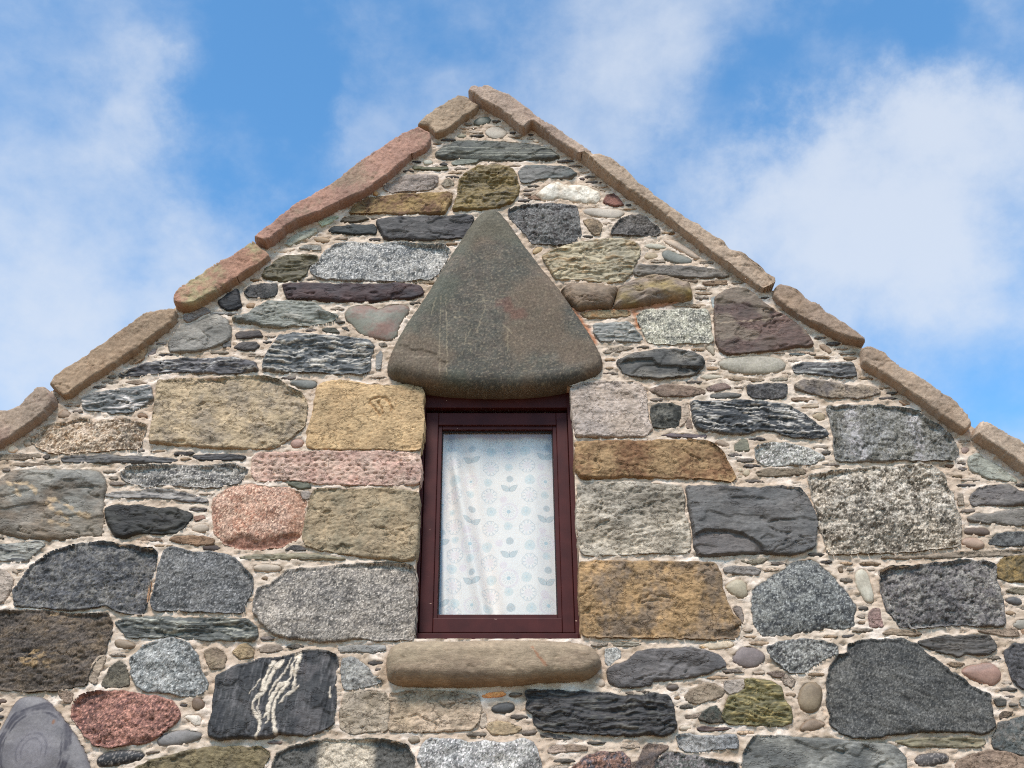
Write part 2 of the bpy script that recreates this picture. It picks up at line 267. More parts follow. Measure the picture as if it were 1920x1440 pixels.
# ------------------------------------------------------------------ traced masonry, millimetres on the wall face: kind, colours, projection, options, outline x,z
STONES = [
('rgh',(84,78,71),(102,91,75),18,{'ang': 6.0,'patch': 1.0,'aniso': 2.5},[-1923,2775,-1848,2771,-1741,2773,-1656,2761,-1507,2759,-1483,2730,-1483,2693,-1490,2648,-1488,2612,-1513,2603,-1533,2556,-1544,2504,-1599,2498,-1637,2487,-1724,2483,-1845,2487,-1861,2487]),
('sst',(184,173,156),(161,151,135),8,{},[-1511,2605,-1487,2608,-1487,2580,-1502,2536,-1504,2505,-1533,2520,-1533,2544,-1529,2576]),
('sch',(84,88,83),(161,165,153),16,{},[-1469,2730,-1414,2746,-1323,2750,-1219,2742,-1148,2744,-1049,2742,-979,2738,-951,2711,-940,2677,-948,2667,-1022,2669,-1140,2669,-1220,2681,-1318,2679,-1417,2682,-1442,2705]),
('smo',(130,115,96),(143,131,112),14,{},[-1464,2662,-1453,2668,-1416,2666,-1386,2650,-1386,2637,-1422,2633,-1452,2641]),
('rgh',(111,107,92),(82,80,70),10,{},[-1436,2587,-1406,2571,-1393,2540,-1382,2504,-1414,2495,-1463,2497,-1480,2504,-1469,2536,-1461,2563]),
('rgh',(151, 156, 154),(111, 118, 118),22,{'lump': 1.0, 'label': 'pale blue green knobbly stone'},[-1389, 2598, -1371, 2614, -1350, 2642, -1308, 2658, -1268, 2668, -1219, 2662, -1175, 2638, -1151, 2606, -1134, 2566, -1117, 2531, -1100, 2504, -1104, 2484, -1141, 2465, -1169, 2461, -1218, 2473, -1268, 2482, -1311, 2480, -1351, 2504, -1372, 2539, -1385, 2570]),
('rgh',(160, 122, 108),(121, 89, 82),24,{'label': 'rough brick red granite stone'},[-1546, 2461, -1517, 2475, -1457, 2477, -1389, 2473, -1336, 2465, -1275, 2458, -1222, 2442, -1186, 2412, -1180, 2393, -1192, 2367, -1229, 2344, -1264, 2314, -1297, 2300, -1359, 2296, -1425, 2290, -1469, 2298, -1496, 2322, -1529, 2352, -1553, 2382, -1569, 2419, -1560, 2446]),
('smo',(103,88,75),(111,98,82),12,{},[-1144,2457,-1120,2457,-1102,2441,-1101,2422,-1122,2414,-1144,2426]),
('qtz',(200,196,183),(184,178,162),9,{},[-1170,2387,-1159,2397,-1115,2395,-1106,2383,-1105,2364,-1122,2360,-1148,2378]),
('smo',(126,127,126),(109,109,106),14,{},[-1250,2307,-1238,2322,-1202,2339,-1151,2343,-1107,2337,-1089,2322,-1130,2305,-1191,2294,-1234,2294]),
('smo',(56,56,56),(45,45,46),16,{'spk': 1.0},[-1451,2243,-1428,2266,-1375,2275,-1320,2273,-1287,2262,-1288,2247,-1341,2236,-1394,2227,-1435,2223]),
('sch',(99,86,72),(122,108,88),8,{},[-1284,2269,-1261,2274,-1229,2273,-1249,2267,-1276,2262]),
('smo',(123, 123, 124),(107, 107, 110),30,{'ring': 1.0, 'label': 'large smooth grey boulder with ring markings'},[-1809, 2333, -1795, 2375, -1782, 2421, -1768, 2449, -1726, 2459, -1685, 2453, -1648, 2429, -1609, 2394, -1569, 2352, -1534, 2314, -1503, 2273, -1469, 2217, -1460, 2173, -1795, 2173, -1822, 2288]),
('smo',(88,74,64),(95,81,69),8,{},[-1844,2449,-1826,2455,-1808,2447,-1817,2436,-1841,2434]),
('sst',(123,116,91),(101,96,80),18,{},[-1308,2215,-1242,2243,-1152,2264,-1061,2283,-971,2283,-878,2281,-852,2262,-857,2240,-875,2213,-879,2174,-1311,2174]),
('sla',(61, 62, 62),(46, 47, 49),24,{'vein': 1.0, 'ang': 82.0, 'label': 'dark grey stone crossed by white quartz veins'},[-1066, 2529, -1028, 2553, -990, 2569, -915, 2591, -867, 2593, -803, 2607, -764, 2619, -724, 2623, -683, 2621, -646, 2609, -637, 2569, -639, 2514, -633, 2463, -636, 2417, -639, 2383, -636, 2367, -670, 2345, -716, 2328, -763, 2332, -819, 2337, -856, 2320, -903, 2319, -962, 2320, -1020, 2315, -1064, 2322, -1070, 2352, -1062, 2402, -1066, 2467, -1066, 2502]),
('sst',(143,133,113),(130,119,105),14,{},[-1124,2623,-1100,2635,-1059,2627,-1044,2600,-1045,2564,-1093,2562,-1112,2584]),
('sst',(174,157,124),(157,142,117),12,{},[-1023,2620,-997,2648,-973,2652,-946,2628,-948,2605,-992,2595]),
('sst',(141,133,121),(130,119,106),7,{},[-927,2637,-907,2646,-854,2645,-837,2633,-881,2621,-922,2621]),
('sla',(139,141,137),(126,126,120),8,{},[-640,2640,-593,2646,-467,2644,-464,2631,-498,2619,-564,2625,-633,2623]),
('rgh',(156,160,156),(116,119,117),12,{},[-617,2595,-590,2603,-552,2583,-527,2563,-505,2532,-472,2516,-523,2498,-570,2489,-602,2489,-615,2524]),
('sst',(170,162,145),(142,134,117),12,{},[-599,2463,-545,2479,-456,2471,-442,2440,-443,2345,-505,2339,-571,2338,-604,2353,-610,2410]),
('sst',(188,174,153),(159,147,126),12,{},[-435,2468,-383,2477,-307,2477,-211,2476,-128,2464,-116,2426,-121,2371,-142,2351,-227,2344,-311,2342,-432,2345,-435,2398]),
('rgh',(58,65,62),(124,121,110),16,{'split': 1.0},[-831,2231,-813,2265,-776,2284,-723,2300,-673,2305,-658,2312,-596,2307,-532,2309,-463,2309,-408,2305,-372,2291,-343,2257,-340,2217,-338,2174,-829,2174]),
('sla',(125,112,105),(142,128,118),6,{},[-862,2303,-839,2310,-807,2305,-819,2298,-854,2299]),
('smo',(146,137,121),(135,127,111),8,{},[-368,2315,-353,2324,-325,2320,-329,2305,-356,2301]),
('sst',(252,175,111),(235,186,130),6,{},[-108,2465,-88,2474,-32,2478,-20,2469,-56,2461,-104,2460]),
('smo',(81,83,83),(71,73,72),14,{},[-77,2420,-48,2437,-12,2441,10,2430,4,2414,-24,2404,-63,2406]),
('sst',(167,153,125),(150,138,116),10,{},[-85,2367,-43,2374,0,2365,37,2350,16,2339,-31,2330,-67,2330,-87,2348]),
('sch',(51, 49, 48),(95, 95, 86),26,{'str': 0.6, 'label': 'nearly black layered schist block below the sill'},[52, 2479, 134, 2479, 235, 2473, 344, 2468, 403, 2457, 464, 2461, 516, 2468, 557, 2464, 573, 2428, 574, 2383, 578, 2359, 564, 2338, 535, 2327, 452, 2331, 358, 2331, 290, 2334, 211, 2341, 134, 2345, 91, 2352, 76, 2375, 80, 2404, 51, 2421, 63, 2446]),
('sch',(94,91,86),(116,111,101),7,{},[98,2329,126,2335,173,2327,208,2318,188,2313,129,2318]),
('sst',(156,144,132),(129,116,100),9,{},[125,2277,140,2288,203,2295,265,2288,265,2277,210,2273,152,2270,127,2270]),
('rgh',(184,188,184),(128,131,130),22,{'lump': 1.0,'fine': 1.0},[-324,2257,-315,2290,-289,2308,-234,2310,-187,2306,-148,2295,-94,2304,-43,2297,0,2299,31,2308,62,2303,86,2279,93,2250,99,2217,104,2174,-296,2174,-314,2231]),
('smo',(185,174,157),(165,154,137),9,{},[293,2512,314,2526,334,2520,337,2504,321,2496,297,2500]),
('rgh',(141,113,99),(86,89,97),12,{},[212,2215,248,2247,310,2268,382,2264,406,2245,403,2174,203,2174]),
('rgh',(110,98,88),(79,74,72),12,{},[408,2217,424,2232,447,2236,448,2250,465,2283,482,2298,516,2291,551,2287,523,2269,498,2243,489,2214,483,2174,402,2174]),
('rgh',(121,119,119),(83,90,84),13,{},[501,2232,538,2264,584,2264,630,2253,684,2242,741,2235,780,2232,784,2210,779,2174,494,2174]),
('sst',(165, 141, 105),(126, 114, 98),24,{'chip': 1.0, 'label': 'large ochre sandstone block right of the window sill'},[260, 2961, 349, 2967, 497, 2961, 625, 2961, 771, 2957, 786, 2918, 786, 2871, 798, 2822, 818, 2762, 844, 2736, 840, 2697, 817, 2675, 724, 2673, 600, 2677, 478, 2679, 354, 2679, 266, 2683, 257, 2706, 258, 2766, 257, 2846]),
('sla',(100,99,98),(84,82,80),18,{},[349,2555,373,2569,422,2586,456,2614,505,2626,579,2628,660,2632,708,2622,748,2610,771,2586,777,2571,736,2561,695,2543,629,2532,573,2524,508,2520,499,2504,435,2501,379,2497,355,2512,348,2535]),
('qtz',(206,194,168),(185,148,93),7,{},[688,2646,722,2658,800,2664,817,2652,806,2642,744,2633,699,2637]),
('smo',(120,113,111),(108,104,99),14,{},[803,2592,820,2621,851,2641,883,2637,914,2621,924,2605,909,2580,875,2564,827,2572]),
('rgh',(144,148,144),(69,70,71),16,{},[938,2635,1005,2660,1088,2664,1146,2658,1189,2641,1189,2622,1165,2607,1119,2590,1087,2569,1060,2552,1011,2548,981,2573,954,2603]),
('sst',(109,99,94),(125,115,105),7,{},[925,2547,965,2551,989,2544,984,2528,952,2532]),
('smo',(94,87,80),(84,77,71),12,{},[555,2494,571,2504,596,2506,605,2494,590,2483,566,2483]),
('sst',(143,134,118),(127,117,102),10,{},[620,2461,641,2484,687,2503,727,2507,765,2484,752,2461,703,2449,662,2438,631,2442]),
('sch',(104,100,64),(152,140,90),22,{'str': 1.2,'ang': -18.0},[843,2521,883,2517,938,2509,964,2490,972,2447,989,2421,992,2372,932,2364,854,2366,807,2370,767,2368,753,2391,764,2428,782,2455,815,2470,844,2486]),
('sst',(160,155,146),(143,138,129),8,{},[768,2515,839,2522,841,2500,828,2482,781,2471,764,2488]),
('rgh',(73,77,69),(89,85,75),14,{},[703,2420,731,2428,751,2394,754,2372,700,2372,665,2383,678,2402]),
('sst',(146,138,127),(129,119,107),7,{},[615,2396,659,2400,687,2406,670,2389,618,2385]),
('smo',(189,185,169),(178,171,155),8,{},[592,2353,609,2362,632,2360,639,2351,619,2345,595,2345]),
('sch',(71,56,51),(95,81,68),7,{},[655,2350,675,2358,718,2354,781,2354,789,2358,776,2347,717,2343,666,2343]),
('rgh',(154,158,157),(123,126,124),14,{},[581,2324,612,2328,671,2321,730,2324,789,2328,795,2306,786,2284,727,2283,649,2273,610,2275,587,2295]),
('smo',(136,125,103),(126,114,94),22,{},[1042,2492,1066,2509,1093,2509,1110,2498,1114,2469,1101,2432,1085,2410,1046,2406,1028,2428,1028,2454]),
('smo',(141,126,109),(128,114,97),14,{},[1020,2353,1044,2376,1072,2384,1101,2373,1114,2364,1086,2351,1063,2343,1028,2340]),
('sla',(98,101,97),(139,142,135),16,{'str': 0.5,'ang': -10.0},[812,2254,831,2295,862,2323,924,2321,1002,2316,1088,2311,1129,2309,1205,2302,1282,2295,1329,2293,1354,2272,1369,2247,1359,2174,800,2174]),
('rgh',(167,171,167),(134,138,135),7,{},[342,2630,382,2638,397,2627,398,2604,352,2569,339,2588]),
('rgh',(89, 91, 88),(65, 67, 66),30,{'fine': 1.0, 'ang': -25.0, 'aniso': 2.0, 'label': 'largest dark grey boulder near the bottom right'},[1235, 2644, 1277, 2656, 1356, 2664, 1433, 2664, 1479, 2644, 1504, 2624, 1524, 2596, 1561, 2576, 1587, 2545, 1623, 2521, 1654, 2490, 1709, 2463, 1705, 2413, 1705, 2360, 1686, 2341, 1676, 2334, 1627, 2341, 1568, 2341, 1489, 2343, 1390, 2337, 1310, 2328, 1243, 2322, 1203, 2322, 1162, 2337, 1134, 2360, 1133, 2421, 1139, 2498, 1152, 2553, 1188, 2600, 1235, 2616]),
('sch',(83,80,74),(61,59,56),16,{'str': 0.5},[1493,2656,1540,2668,1610,2676,1688,2678,1754,2680,1768,2660,1773,2640,1745,2617,1703,2613,1664,2619,1629,2607,1582,2621,1536,2636]),
('smo',(137, 121, 112),(156, 129, 116),22,{'label': 'pink pebble set right of the dark boulder'},[1634, 2552, 1652, 2564, 1695, 2574, 1745, 2580, 1765, 2564, 1772, 2540, 1759, 2516, 1731, 2500, 1705, 2508, 1668, 2524, 1639, 2540]),
('rgh',(91,92,94),(71,71,72),18,{},[1806,2618,1826,2638,1857,2648,1906,2650,1875,2493,1835,2493,1816,2520,1807,2555,1805,2591]),
('rgh',(82,81,74),(96,91,83),9,{},[1727,2452,1771,2452,1765,2430,1733,2428]),
('rgh',(105,93,78),(90,81,68),7,{},[1737,2398,1750,2409,1789,2408,1767,2391,1735,2383]),
('rgh',(132,136,132),(112,116,112),9,{},[1818,2445,1836,2460,1864,2460,1858,2422,1823,2426]),
('rgh',(87,94,93),(112,112,107),18,{},[1727,2366,1767,2373,1813,2387,1846,2392,1822,2266,1779,2266,1741,2273,1693,2284,1694,2314,1713,2336]),
('sch',(119,115,92),(136,128,105),13,{},[1344,2303,1387,2310,1481,2315,1599,2317,1661,2313,1664,2299,1636,2288,1480,2292,1402,2292]),
('smo',(84,82,80),(72,70,69),16,{'spk': 1.0},[1404,2240,1423,2260,1467,2266,1513,2266,1528,2253,1515,2236,1467,2225,1420,2223]),
('sst',(146,131,115),(125,111,99),16,{},[1560,2239,1606,2257,1666,2271,1724,2268,1771,2250,1812,2239,1800,2174,1542,2174,1553,2217]),
('sst',(156,144,128),(139,127,112),12,{},[1720,2702,1802,2706,1864,2707,1872,2683,1821,2681,1760,2690]),
('smo',(144,143,133),(128,127,117),10,{},[1856,2720,1874,2739,1905,2745,1934,2745,1924,2703,1879,2706]),
('sst',(141,130,113),(125,114,99),8,{},[1366,2691,1400,2704,1454,2704,1506,2696,1514,2687,1472,2683,1415,2687]),
('sst',(154,132,127),(138,122,115),9,{},[1333,2769,1352,2786,1372,2782,1371,2757,1375,2716,1326,2716,1328,2749]),
('sla',(78,75,72),(69,67,65),5,{},[1217,2684,1267,2688,1254,2677,1221,2675]),
('sla',(133, 134, 126),(102, 96, 84),26,{'diag': 1.0, 'round': 1.0, 'label': 'smooth pale grey green boulder with tan diagonal veins at left edge'},[-2049, 3275, -2012, 3328, -1986, 3347, -1897, 3347, -1822, 3349, -1760, 3347, -1698, 3349, -1642, 3337, -1616, 3304, -1606, 3261, -1609, 3218, -1595, 3153, -1588, 3093, -1594, 3075, -1637, 3075, -1687, 3070, -1740, 3056, -1806, 3061, -1892, 3066, -1956, 3079, -2007, 3097]),
('rgh',(164,164,157),(100,101,100),14,{'aniso': 2.5},[-1557,3336,-1543,3358,-1491,3369,-1402,3369,-1290,3362,-1235,3362,-1170,3373,-1104,3373,-1057,3349,-1068,3327,-1082,3298,-1137,3285,-1225,3276,-1281,3281,-1371,3289,-1456,3281,-1502,3294,-1550,3318]),
('sch',(139,137,131),(40,36,39),10,{},[-1606,3239,-1556,3254,-1494,3254,-1430,3266,-1364,3263,-1283,3246,-1192,3217,-1236,3214,-1298,3221,-1382,3232,-1492,3234]),
('sla',(58,57,51),(47,45,42),18,{},[-1588,3177,-1564,3192,-1525,3192,-1455,3192,-1393,3181,-1315,3181,-1270,3168,-1250,3150,-1275,3106,-1303,3088,-1359,3082,-1424,3086,-1474,3075,-1498,3064,-1525,3071,-1550,3097,-1567,3124,-1579,3150]),
('smo',(172,163,147),(159,150,134),10,{},[-1246,3107,-1222,3121,-1192,3121,-1175,3107,-1183,3089,-1235,3089]),
('sst',(150,126,102),(136,116,96),10,{},[-1323,3056,-1308,3068,-1248,3070,-1184,3068,-1148,3056,-1155,3040,-1204,3034,-1285,3046]),
('sst',(151,125,112),(135,114,100),6,{},[-1243,3152,-1205,3157,-1195,3144,-1233,3135]),
('sst',(155,140,123),(139,125,110),5,{},[-1453,3057,-1433,3065,-1359,3063,-1350,3055,-1418,3051]),
('sch',(149,152,144),(61,61,61),13,{},[-1990,3032,-1926,3036,-1863,3041,-1822,3049,-1798,3036,-1824,3011,-1859,2968,-1893,2968,-1924,2974,-1980,2976]),
('rgh',(79, 82, 85),(121, 122, 118),26,{'label': 'dark blue grey angular boulder left of the window'},[-1825, 2950, -1791, 2976, -1746, 3006, -1687, 3032, -1632, 3035, -1578, 3043, -1512, 3032, -1451, 3024, -1386, 3015, -1362, 2998, -1362, 2954, -1369, 2899, -1370, 2848, -1370, 2789, -1379, 2764, -1434, 2768, -1476, 2777, -1518, 2802, -1562, 2793, -1622, 2781, -1706, 2785, -1778, 2793, -1858, 2795, -1872, 2848, -1851, 2890, -1837, 2924]),
('rgh',(118,121,120),(83,86,87),22,{'fine': 1.0,'vstreak': 1.0},[-1327,3007,-1306,3021,-1270,3015,-1213,3000,-1152,3000,-1096,2990,-1058,2975,-1015,2934,-985,2899,-984,2856,-998,2814,-1003,2770,-1071,2772,-1145,2776,-1249,2780,-1335,2780,-1348,2814,-1344,2872,-1342,2942]),
('sst',(172,164,152),(154,146,134),12,{},[-1967,2938,-1923,2929,-1892,2899,-1888,2857,-1903,2811,-1937,2794]),
('sst',(133,122,106),(122,111,97),6,{},[-2014,3372,-1983,3378,-1917,3380,-1863,3374,-1880,3370,-1960,3368]),
('sla',(68,57,51),(78,66,57),6,{},[-1190,3030,-1139,3032,-1117,3022,-1137,3012,-1185,3018]),
('rgh',(185, 158, 139),(158, 120, 100),26,{'fine': 1.0, 'round': 1.0, 'low': 1.0, 'label': 'rounded pink granite boulder left of the window'},[-1173, 3190, -1173, 3223, -1143, 3256, -1093, 3277, -1028, 3284, -960, 3272, -890, 3272, -844, 3251, -814, 3218, -814, 3171, -813, 3107, -822, 3070, -859, 3047, -891, 3029, -950, 3023, -1009, 3018, -1048, 3023, -1106, 3043, -1146, 3079, -1164, 3134]),
('sst',(193, 174, 159),(185, 157, 144),14,{'tool': 1.0, 'label': 'pinkish dressed block with pecked tool marks'},[-1039, 3398, -1024, 3418, -943, 3423, -772, 3427, -558, 3427, -429, 3425, -379, 3416, -367, 3380, -365, 3330, -372, 3292, -465, 3286, -571, 3288, -677, 3290, -783, 3297, -891, 3312, -975, 3303, -1013, 3306, -1032, 3330]),
('sst',(162,149,123),(143,136,115),18,{},[-778,3262,-716,3268,-629,3259,-520,3266,-431,3259,-374,3250,-368,3213,-367,3125,-368,3039,-371,2976,-428,2971,-490,2982,-572,2990,-655,3003,-738,3018,-790,3035,-803,3056,-803,3114,-797,3191,-786,3235]),
('sla',(97,101,85),(84,87,74),7,{},[-901,3298,-853,3302,-808,3293,-794,3273,-837,3269,-874,3284]),
('sch',(127,123,101),(148,143,119),8,{},[-1048,2985,-972,2993,-887,2997,-759,2997,-695,2989,-631,2977,-758,2979,-886,2979,-992,2979]),
('sla',(78,74,71),(95,90,83),7,{},[-873,3014,-844,3033,-814,3031,-789,3014,-826,3012]),
('smo',(180,171,154),(167,158,140),12,{},[-986,2943,-973,2956,-926,2958,-883,2952,-879,2934,-923,2928,-974,2932]),
('smo',(129,110,84),(114,96,73),7,{},[-954,2901,-938,2912,-920,2901,-932,2893]),
('rgh',(151, 148, 139),(107, 105, 100),22,{'fine': 1.0, 'label': 'large speckled grey granite block left of the sill'},[-955, 2858, -907, 2873, -853, 2928, -796, 2939, -753, 2937, -669, 2945, -564, 2957, -459, 2961, -381, 2949, -367, 2908, -364, 2786, -364, 2687, -373, 2667, -486, 2667, -567, 2675, -629, 2667, -690, 2663, -751, 2669, -822, 2671, -877, 2691, -926, 2728, -957, 2762, -964, 2808]),
('sst',(158, 136, 103),(119, 93, 70),20,{'label': 'long ochre brown sandstone block right of the window'},[258, 3468, 392, 3471, 573, 3475, 707, 3478, 788, 3475, 817, 3459, 846, 3421, 866, 3375, 887, 3315, 871, 3302, 785, 3313, 654, 3319, 520, 3319, 454, 3322, 344, 3315, 276, 3317, 257, 3342, 254, 3398]),
('sst',(184,180,165),(142,138,125),20,{'rough': 1.0},[262,3279,280,3291,363,3291,473,3293,560,3284,626,3284,669,3265,675,3228,666,3169,680,3114,685,3070,679,3016,663,3001,608,3003,501,3003,416,2999,309,2994,271,2999,260,3047,256,3137]),
('sla',(98, 99, 97),(89, 88, 85),30,{'bite': 1.0, 'label': 'flat purple grey slate block with a curved chip'},[691, 3271, 778, 3276, 866, 3271, 975, 3265, 1072, 3274, 1130, 3267, 1159, 3225, 1177, 3164, 1179, 3107, 1157, 3028, 1111, 3005, 1063, 2995, 1004, 2997, 970, 3005, 884, 3001, 777, 2991, 713, 2991, 703, 3024, 704, 3092, 697, 3167, 692, 3225]),
('sst',(124,116,101),(136,127,110),8,{},[974,3342,1017,3352,1107,3352,1166,3352,1169,3335,1105,3327,1020,3325,977,3329]),
('smo',(172,163,139),(159,150,127),9,{},[925,3348,944,3355,950,3333,936,3321,921,3331]),
('smo',(180,173,151),(166,158,138),8,{},[900,3357,918,3360,920,3343,903,3343]),
('smo',(169,161,139),(156,148,128),7,{},[897,3328,919,3328,917,3313,895,3314]),
('sla',(131,129,123),(117,113,106),9,{},[806,2942,836,2948,920,2946,945,2935,935,2915,876,2917,834,2923,809,2927]),
('sst',(135,132,117),(121,117,104),6,{},[873,2973,924,2975,984,2982,957,2963,915,2959]),
('smo',(158,154,134),(145,138,118),16,{},[804,2866,831,2892,865,2897,885,2879,885,2840,866,2823,834,2836,815,2853]),
('sst',(150,143,135),(133,126,118),8,{},[824,2788,838,2796,858,2788,862,2747,856,2726,846,2747]),
('rgh',(127, 132, 129),(74, 78, 80),28,{'fine': 1.0, 'round': 1.0, 'label': 'rounded speckled blue grey boulder with pointed top'},[906, 2853, 956, 2884, 1002, 2913, 1057, 2953, 1096, 2968, 1139, 2973, 1166, 2956, 1207, 2915, 1245, 2863, 1270, 2816, 1283, 2793, 1268, 2746, 1262, 2720, 1229, 2716, 1168, 2714, 1105, 2704, 1053, 2694, 994, 2686, 929, 2682, 906, 2702, 898, 2736, 902, 2797]),
('rgh',(169, 165, 152),(100, 93, 80),26,{'lichen': 1.0, 'label': 'big rough stone mottled with pale lichen'},[1183, 3325, 1272, 3340, 1346, 3345, 1445, 3356, 1567, 3361, 1642, 3371, 1678, 3356, 1708, 3330, 1719, 3283, 1733, 3253, 1728, 3197, 1739, 3152, 1738, 3107, 1721, 3043, 1702, 3029, 1606, 3019, 1487, 3007, 1393, 3005, 1275, 3000, 1214, 3000, 1207, 3058, 1192, 3127, 1195, 3187, 1180, 3258]),
('sla',(100,98,96),(115,114,109),13,{},[1803,3226,1844,3266,1894,3278,1967,3283,2011,3256,2052,3241,2045,3206,1953,3201,1857,3204,1809,3199]),
('sla',(126,124,117),(106,104,96),13,{},[1776,3143,1807,3160,1869,3158,1924,3172,1991,3177,2034,3172,2025,3119,1957,3115,1888,3124,1817,3129,1784,3134]),
('smo',(109,97,85),(90,80,73),11,{},[1748,3094,1780,3107,1807,3104,1836,3104,1852,3089,1839,3074,1793,3079,1755,3081]),
('smo',(170,150,131),(155,135,119),16,{},[1732,3049,1756,3064,1798,3061,1822,3039,1803,3019,1762,3024,1736,3034]),
('rgh',(99,103,102),(75,77,77),16,{},[1837,3043,1874,3076,1922,3082,2012,3085,2005,3039,1939,3032,1887,3032,1845,3039]),
('sst',(147,139,125),(132,125,112),8,{},[1408,2985,1484,2989,1625,2996,1767,3006,1908,3013,1998,3015,1996,3001,1906,2996,1764,2989,1623,2985,1459,2980]),
('smo',(189,189,173),(177,175,158),14,{},[1308,2926,1330,2938,1347,2926,1354,2883,1358,2835,1352,2812,1333,2807,1315,2840,1302,2873,1302,2902]),
('rgh',(94,93,93),(141,142,137),24,{'rough': 1.0},[1400,2930,1448,2945,1517,2945,1601,2951,1708,2969,1801,2965,1838,2951,1829,2889,1830,2832,1833,2778,1827,2737,1816,2721,1726,2723,1645,2725,1560,2717,1498,2713,1438,2719,1420,2747,1402,2796,1392,2853]),
('rgh',(139,120,78),(102,93,68),18,{},[1843,2939,1870,2976,1913,2985,1988,2985,1972,2893,1883,2891,1840,2907]),
('sst',(112,109,94),(125,121,107),8,{},[1860,2854,1889,2863,1963,2867,1960,2841,1895,2841]),
('smo',(106,107,106),(91,92,91),14,{},[1853,2821,1883,2831,1908,2821,1913,2802,1885,2798,1855,2807]),
('smo',(129,115,96),(116,102,84),8,{},[1241,2946,1258,2948,1261,2926,1245,2924]),
('sst',(137,131,119),(125,116,105),7,{},[1759,3246,1778,3248,1775,3201,1751,3199]),
('sst',(74,62,51),(64,53,44),6,{},[1731,3373,1765,3375,1773,3359,1744,3361]),
('sst',(131,119,97),(116,104,88),6,{},[1751,3325,1786,3330,1792,3321,1774,3314]),
('sla',(156,162,151),(134,139,128),14,{},[1838,3405,1869,3415,1904,3390,1947,3359,1992,3313,2004,3297,1966,3303,1900,3313,1837,3343,1828,3374]),
('sst',(182, 168, 139),(153, 144, 126),20,{'chip': 1.0, 'label': 'large tan sandstone block left of the lintel'},[-1475, 3756, -1378, 3759, -1289, 3759, -1153, 3771, -1030, 3771, -983, 3761, -925, 3719, -877, 3695, -849, 3653, -846, 3593, -852, 3538, -882, 3510, -920, 3475, -958, 3447, -1070, 3444, -1250, 3454, -1353, 3463, -1464, 3470, -1463, 3538, -1468, 3620, -1471, 3695]),
('sst',(187, 166, 129),(180, 158, 122),18,{'smooth': 1.0, 'carve': 1.0, 'label': 'smooth yellow sandstone block with a carved mason mark'},[-806, 3720, -781, 3747, -715, 3752, -603, 3734, -510, 3730, -417, 3734, -379, 3720, -369, 3695, -371, 3639, -364, 3569, -366, 3496, -372, 3442, -426, 3440, -517, 3442, -532, 3447, -665, 3442, -801, 3447, -826, 3456, -829, 3519, -816, 3579, -809, 3671]),
('sch',(76,75,77),(173,175,171),15,{},[-1647,3784,-1612,3806,-1546,3835,-1456,3849,-1381,3861,-1259,3857,-1235,3866,-1165,3861,-1082,3837,-1066,3808,-1143,3801,-1203,3794,-1298,3799,-1365,3801,-1432,3804,-1540,3787,-1608,3777]),
('sch',(103,108,107),(219,217,211),17,{},[-1777,3671,-1725,3696,-1680,3701,-1618,3716,-1508,3725,-1500,3696,-1487,3671,-1512,3647,-1566,3610,-1639,3607,-1695,3617,-1751,3622,-1768,3647]),
('smo',(154,137,120),(139,124,106),12,{},[-1868,3591,-1851,3622,-1823,3617,-1809,3591,-1834,3581]),
('smo',(119,96,73),(109,87,66),8,{},[-1540,3592,-1529,3607,-1501,3602,-1494,3587,-1520,3581]),
('rgh',(182,170,152),(140,119,93),16,{},[-1926,3513,-1908,3537,-1871,3556,-1817,3561,-1766,3581,-1728,3571,-1712,3552,-1656,3571,-1584,3576,-1532,3561,-1499,3552,-1493,3484,-1510,3445,-1582,3443,-1705,3431,-1794,3426,-1867,3431,-1927,3465,-1958,3489]),
('smo',(163,150,128),(145,131,114),9,{},[-1981,3485,-1954,3485,-1939,3456,-1970,3456]),
('smo',(248,215,186),(224,194,166),9,{},[-2032,3451,-2012,3461,-1990,3441,-2009,3428,-2032,3431]),
('sst',(147,138,121),(130,121,108),9,{},[-2080,3414,-2013,3418,-1902,3418,-1892,3405,-1967,3397,-2078,3397]),
('sla',(70,63,54),(61,55,48),7,{},[-1887,3406,-1871,3419,-1857,3410,-1864,3397]),
('sch',(83,82,80),(106,104,96),8,{},[-1810,3405,-1757,3409,-1671,3411,-1640,3415,-1575,3409,-1478,3407,-1370,3400,-1340,3394,-1369,3387,-1497,3383,-1625,3385,-1733,3387,-1801,3389]),
('sch',(55,53,53),(74,71,64),8,{},[-1286,3411,-1222,3418,-1115,3416,-1067,3409,-1081,3397,-1199,3392,-1263,3397]),
('sst',(196,168,133),(172,147,119),10,{},[-1612,3855,-1585,3896,-1556,3922,-1549,3906,-1558,3865,-1578,3844,-1606,3839]),
('sst',(144,138,136),(129,122,118),8,{},[-1542,3887,-1522,3912,-1505,3912,-1510,3892,-1536,3872]),
('sla',(135,135,128),(114,114,107),16,{},[-1454,3954,-1424,4018,-1355,4040,-1316,4072,-1269,4078,-1228,4056,-1209,4013,-1204,3965,-1234,3938,-1306,3906,-1375,3898,-1446,3898,-1455,3927]),
('sla',(114,115,112),(100,101,98),9,{},[-1230,3930,-1202,3952,-1194,3923,-1227,3918]),
('sla',(147,140,133),(128,122,117),12,{},[-1416,4082,-1383,4093,-1333,4119,-1304,4098,-1352,4072,-1392,4046,-1412,4056]),
('sla',(128,131,129),(112,115,112),8,{},[-1307,4085,-1297,4098,-1196,4096,-1191,4087,-1234,4085]),
('sla',(32,32,34),(43,42,43),20,{},[-1275,4145,-1244,4182,-1204,4214,-1191,4182,-1174,4124,-1194,4110,-1232,4105,-1263,4124]),
('rgh',(60,62,62),(77,77,76),16,{},[-1170,4197,-1153,4229,-1105,4237,-1037,4242,-1031,4218,-1035,4177,-1081,4171,-1149,4177]),
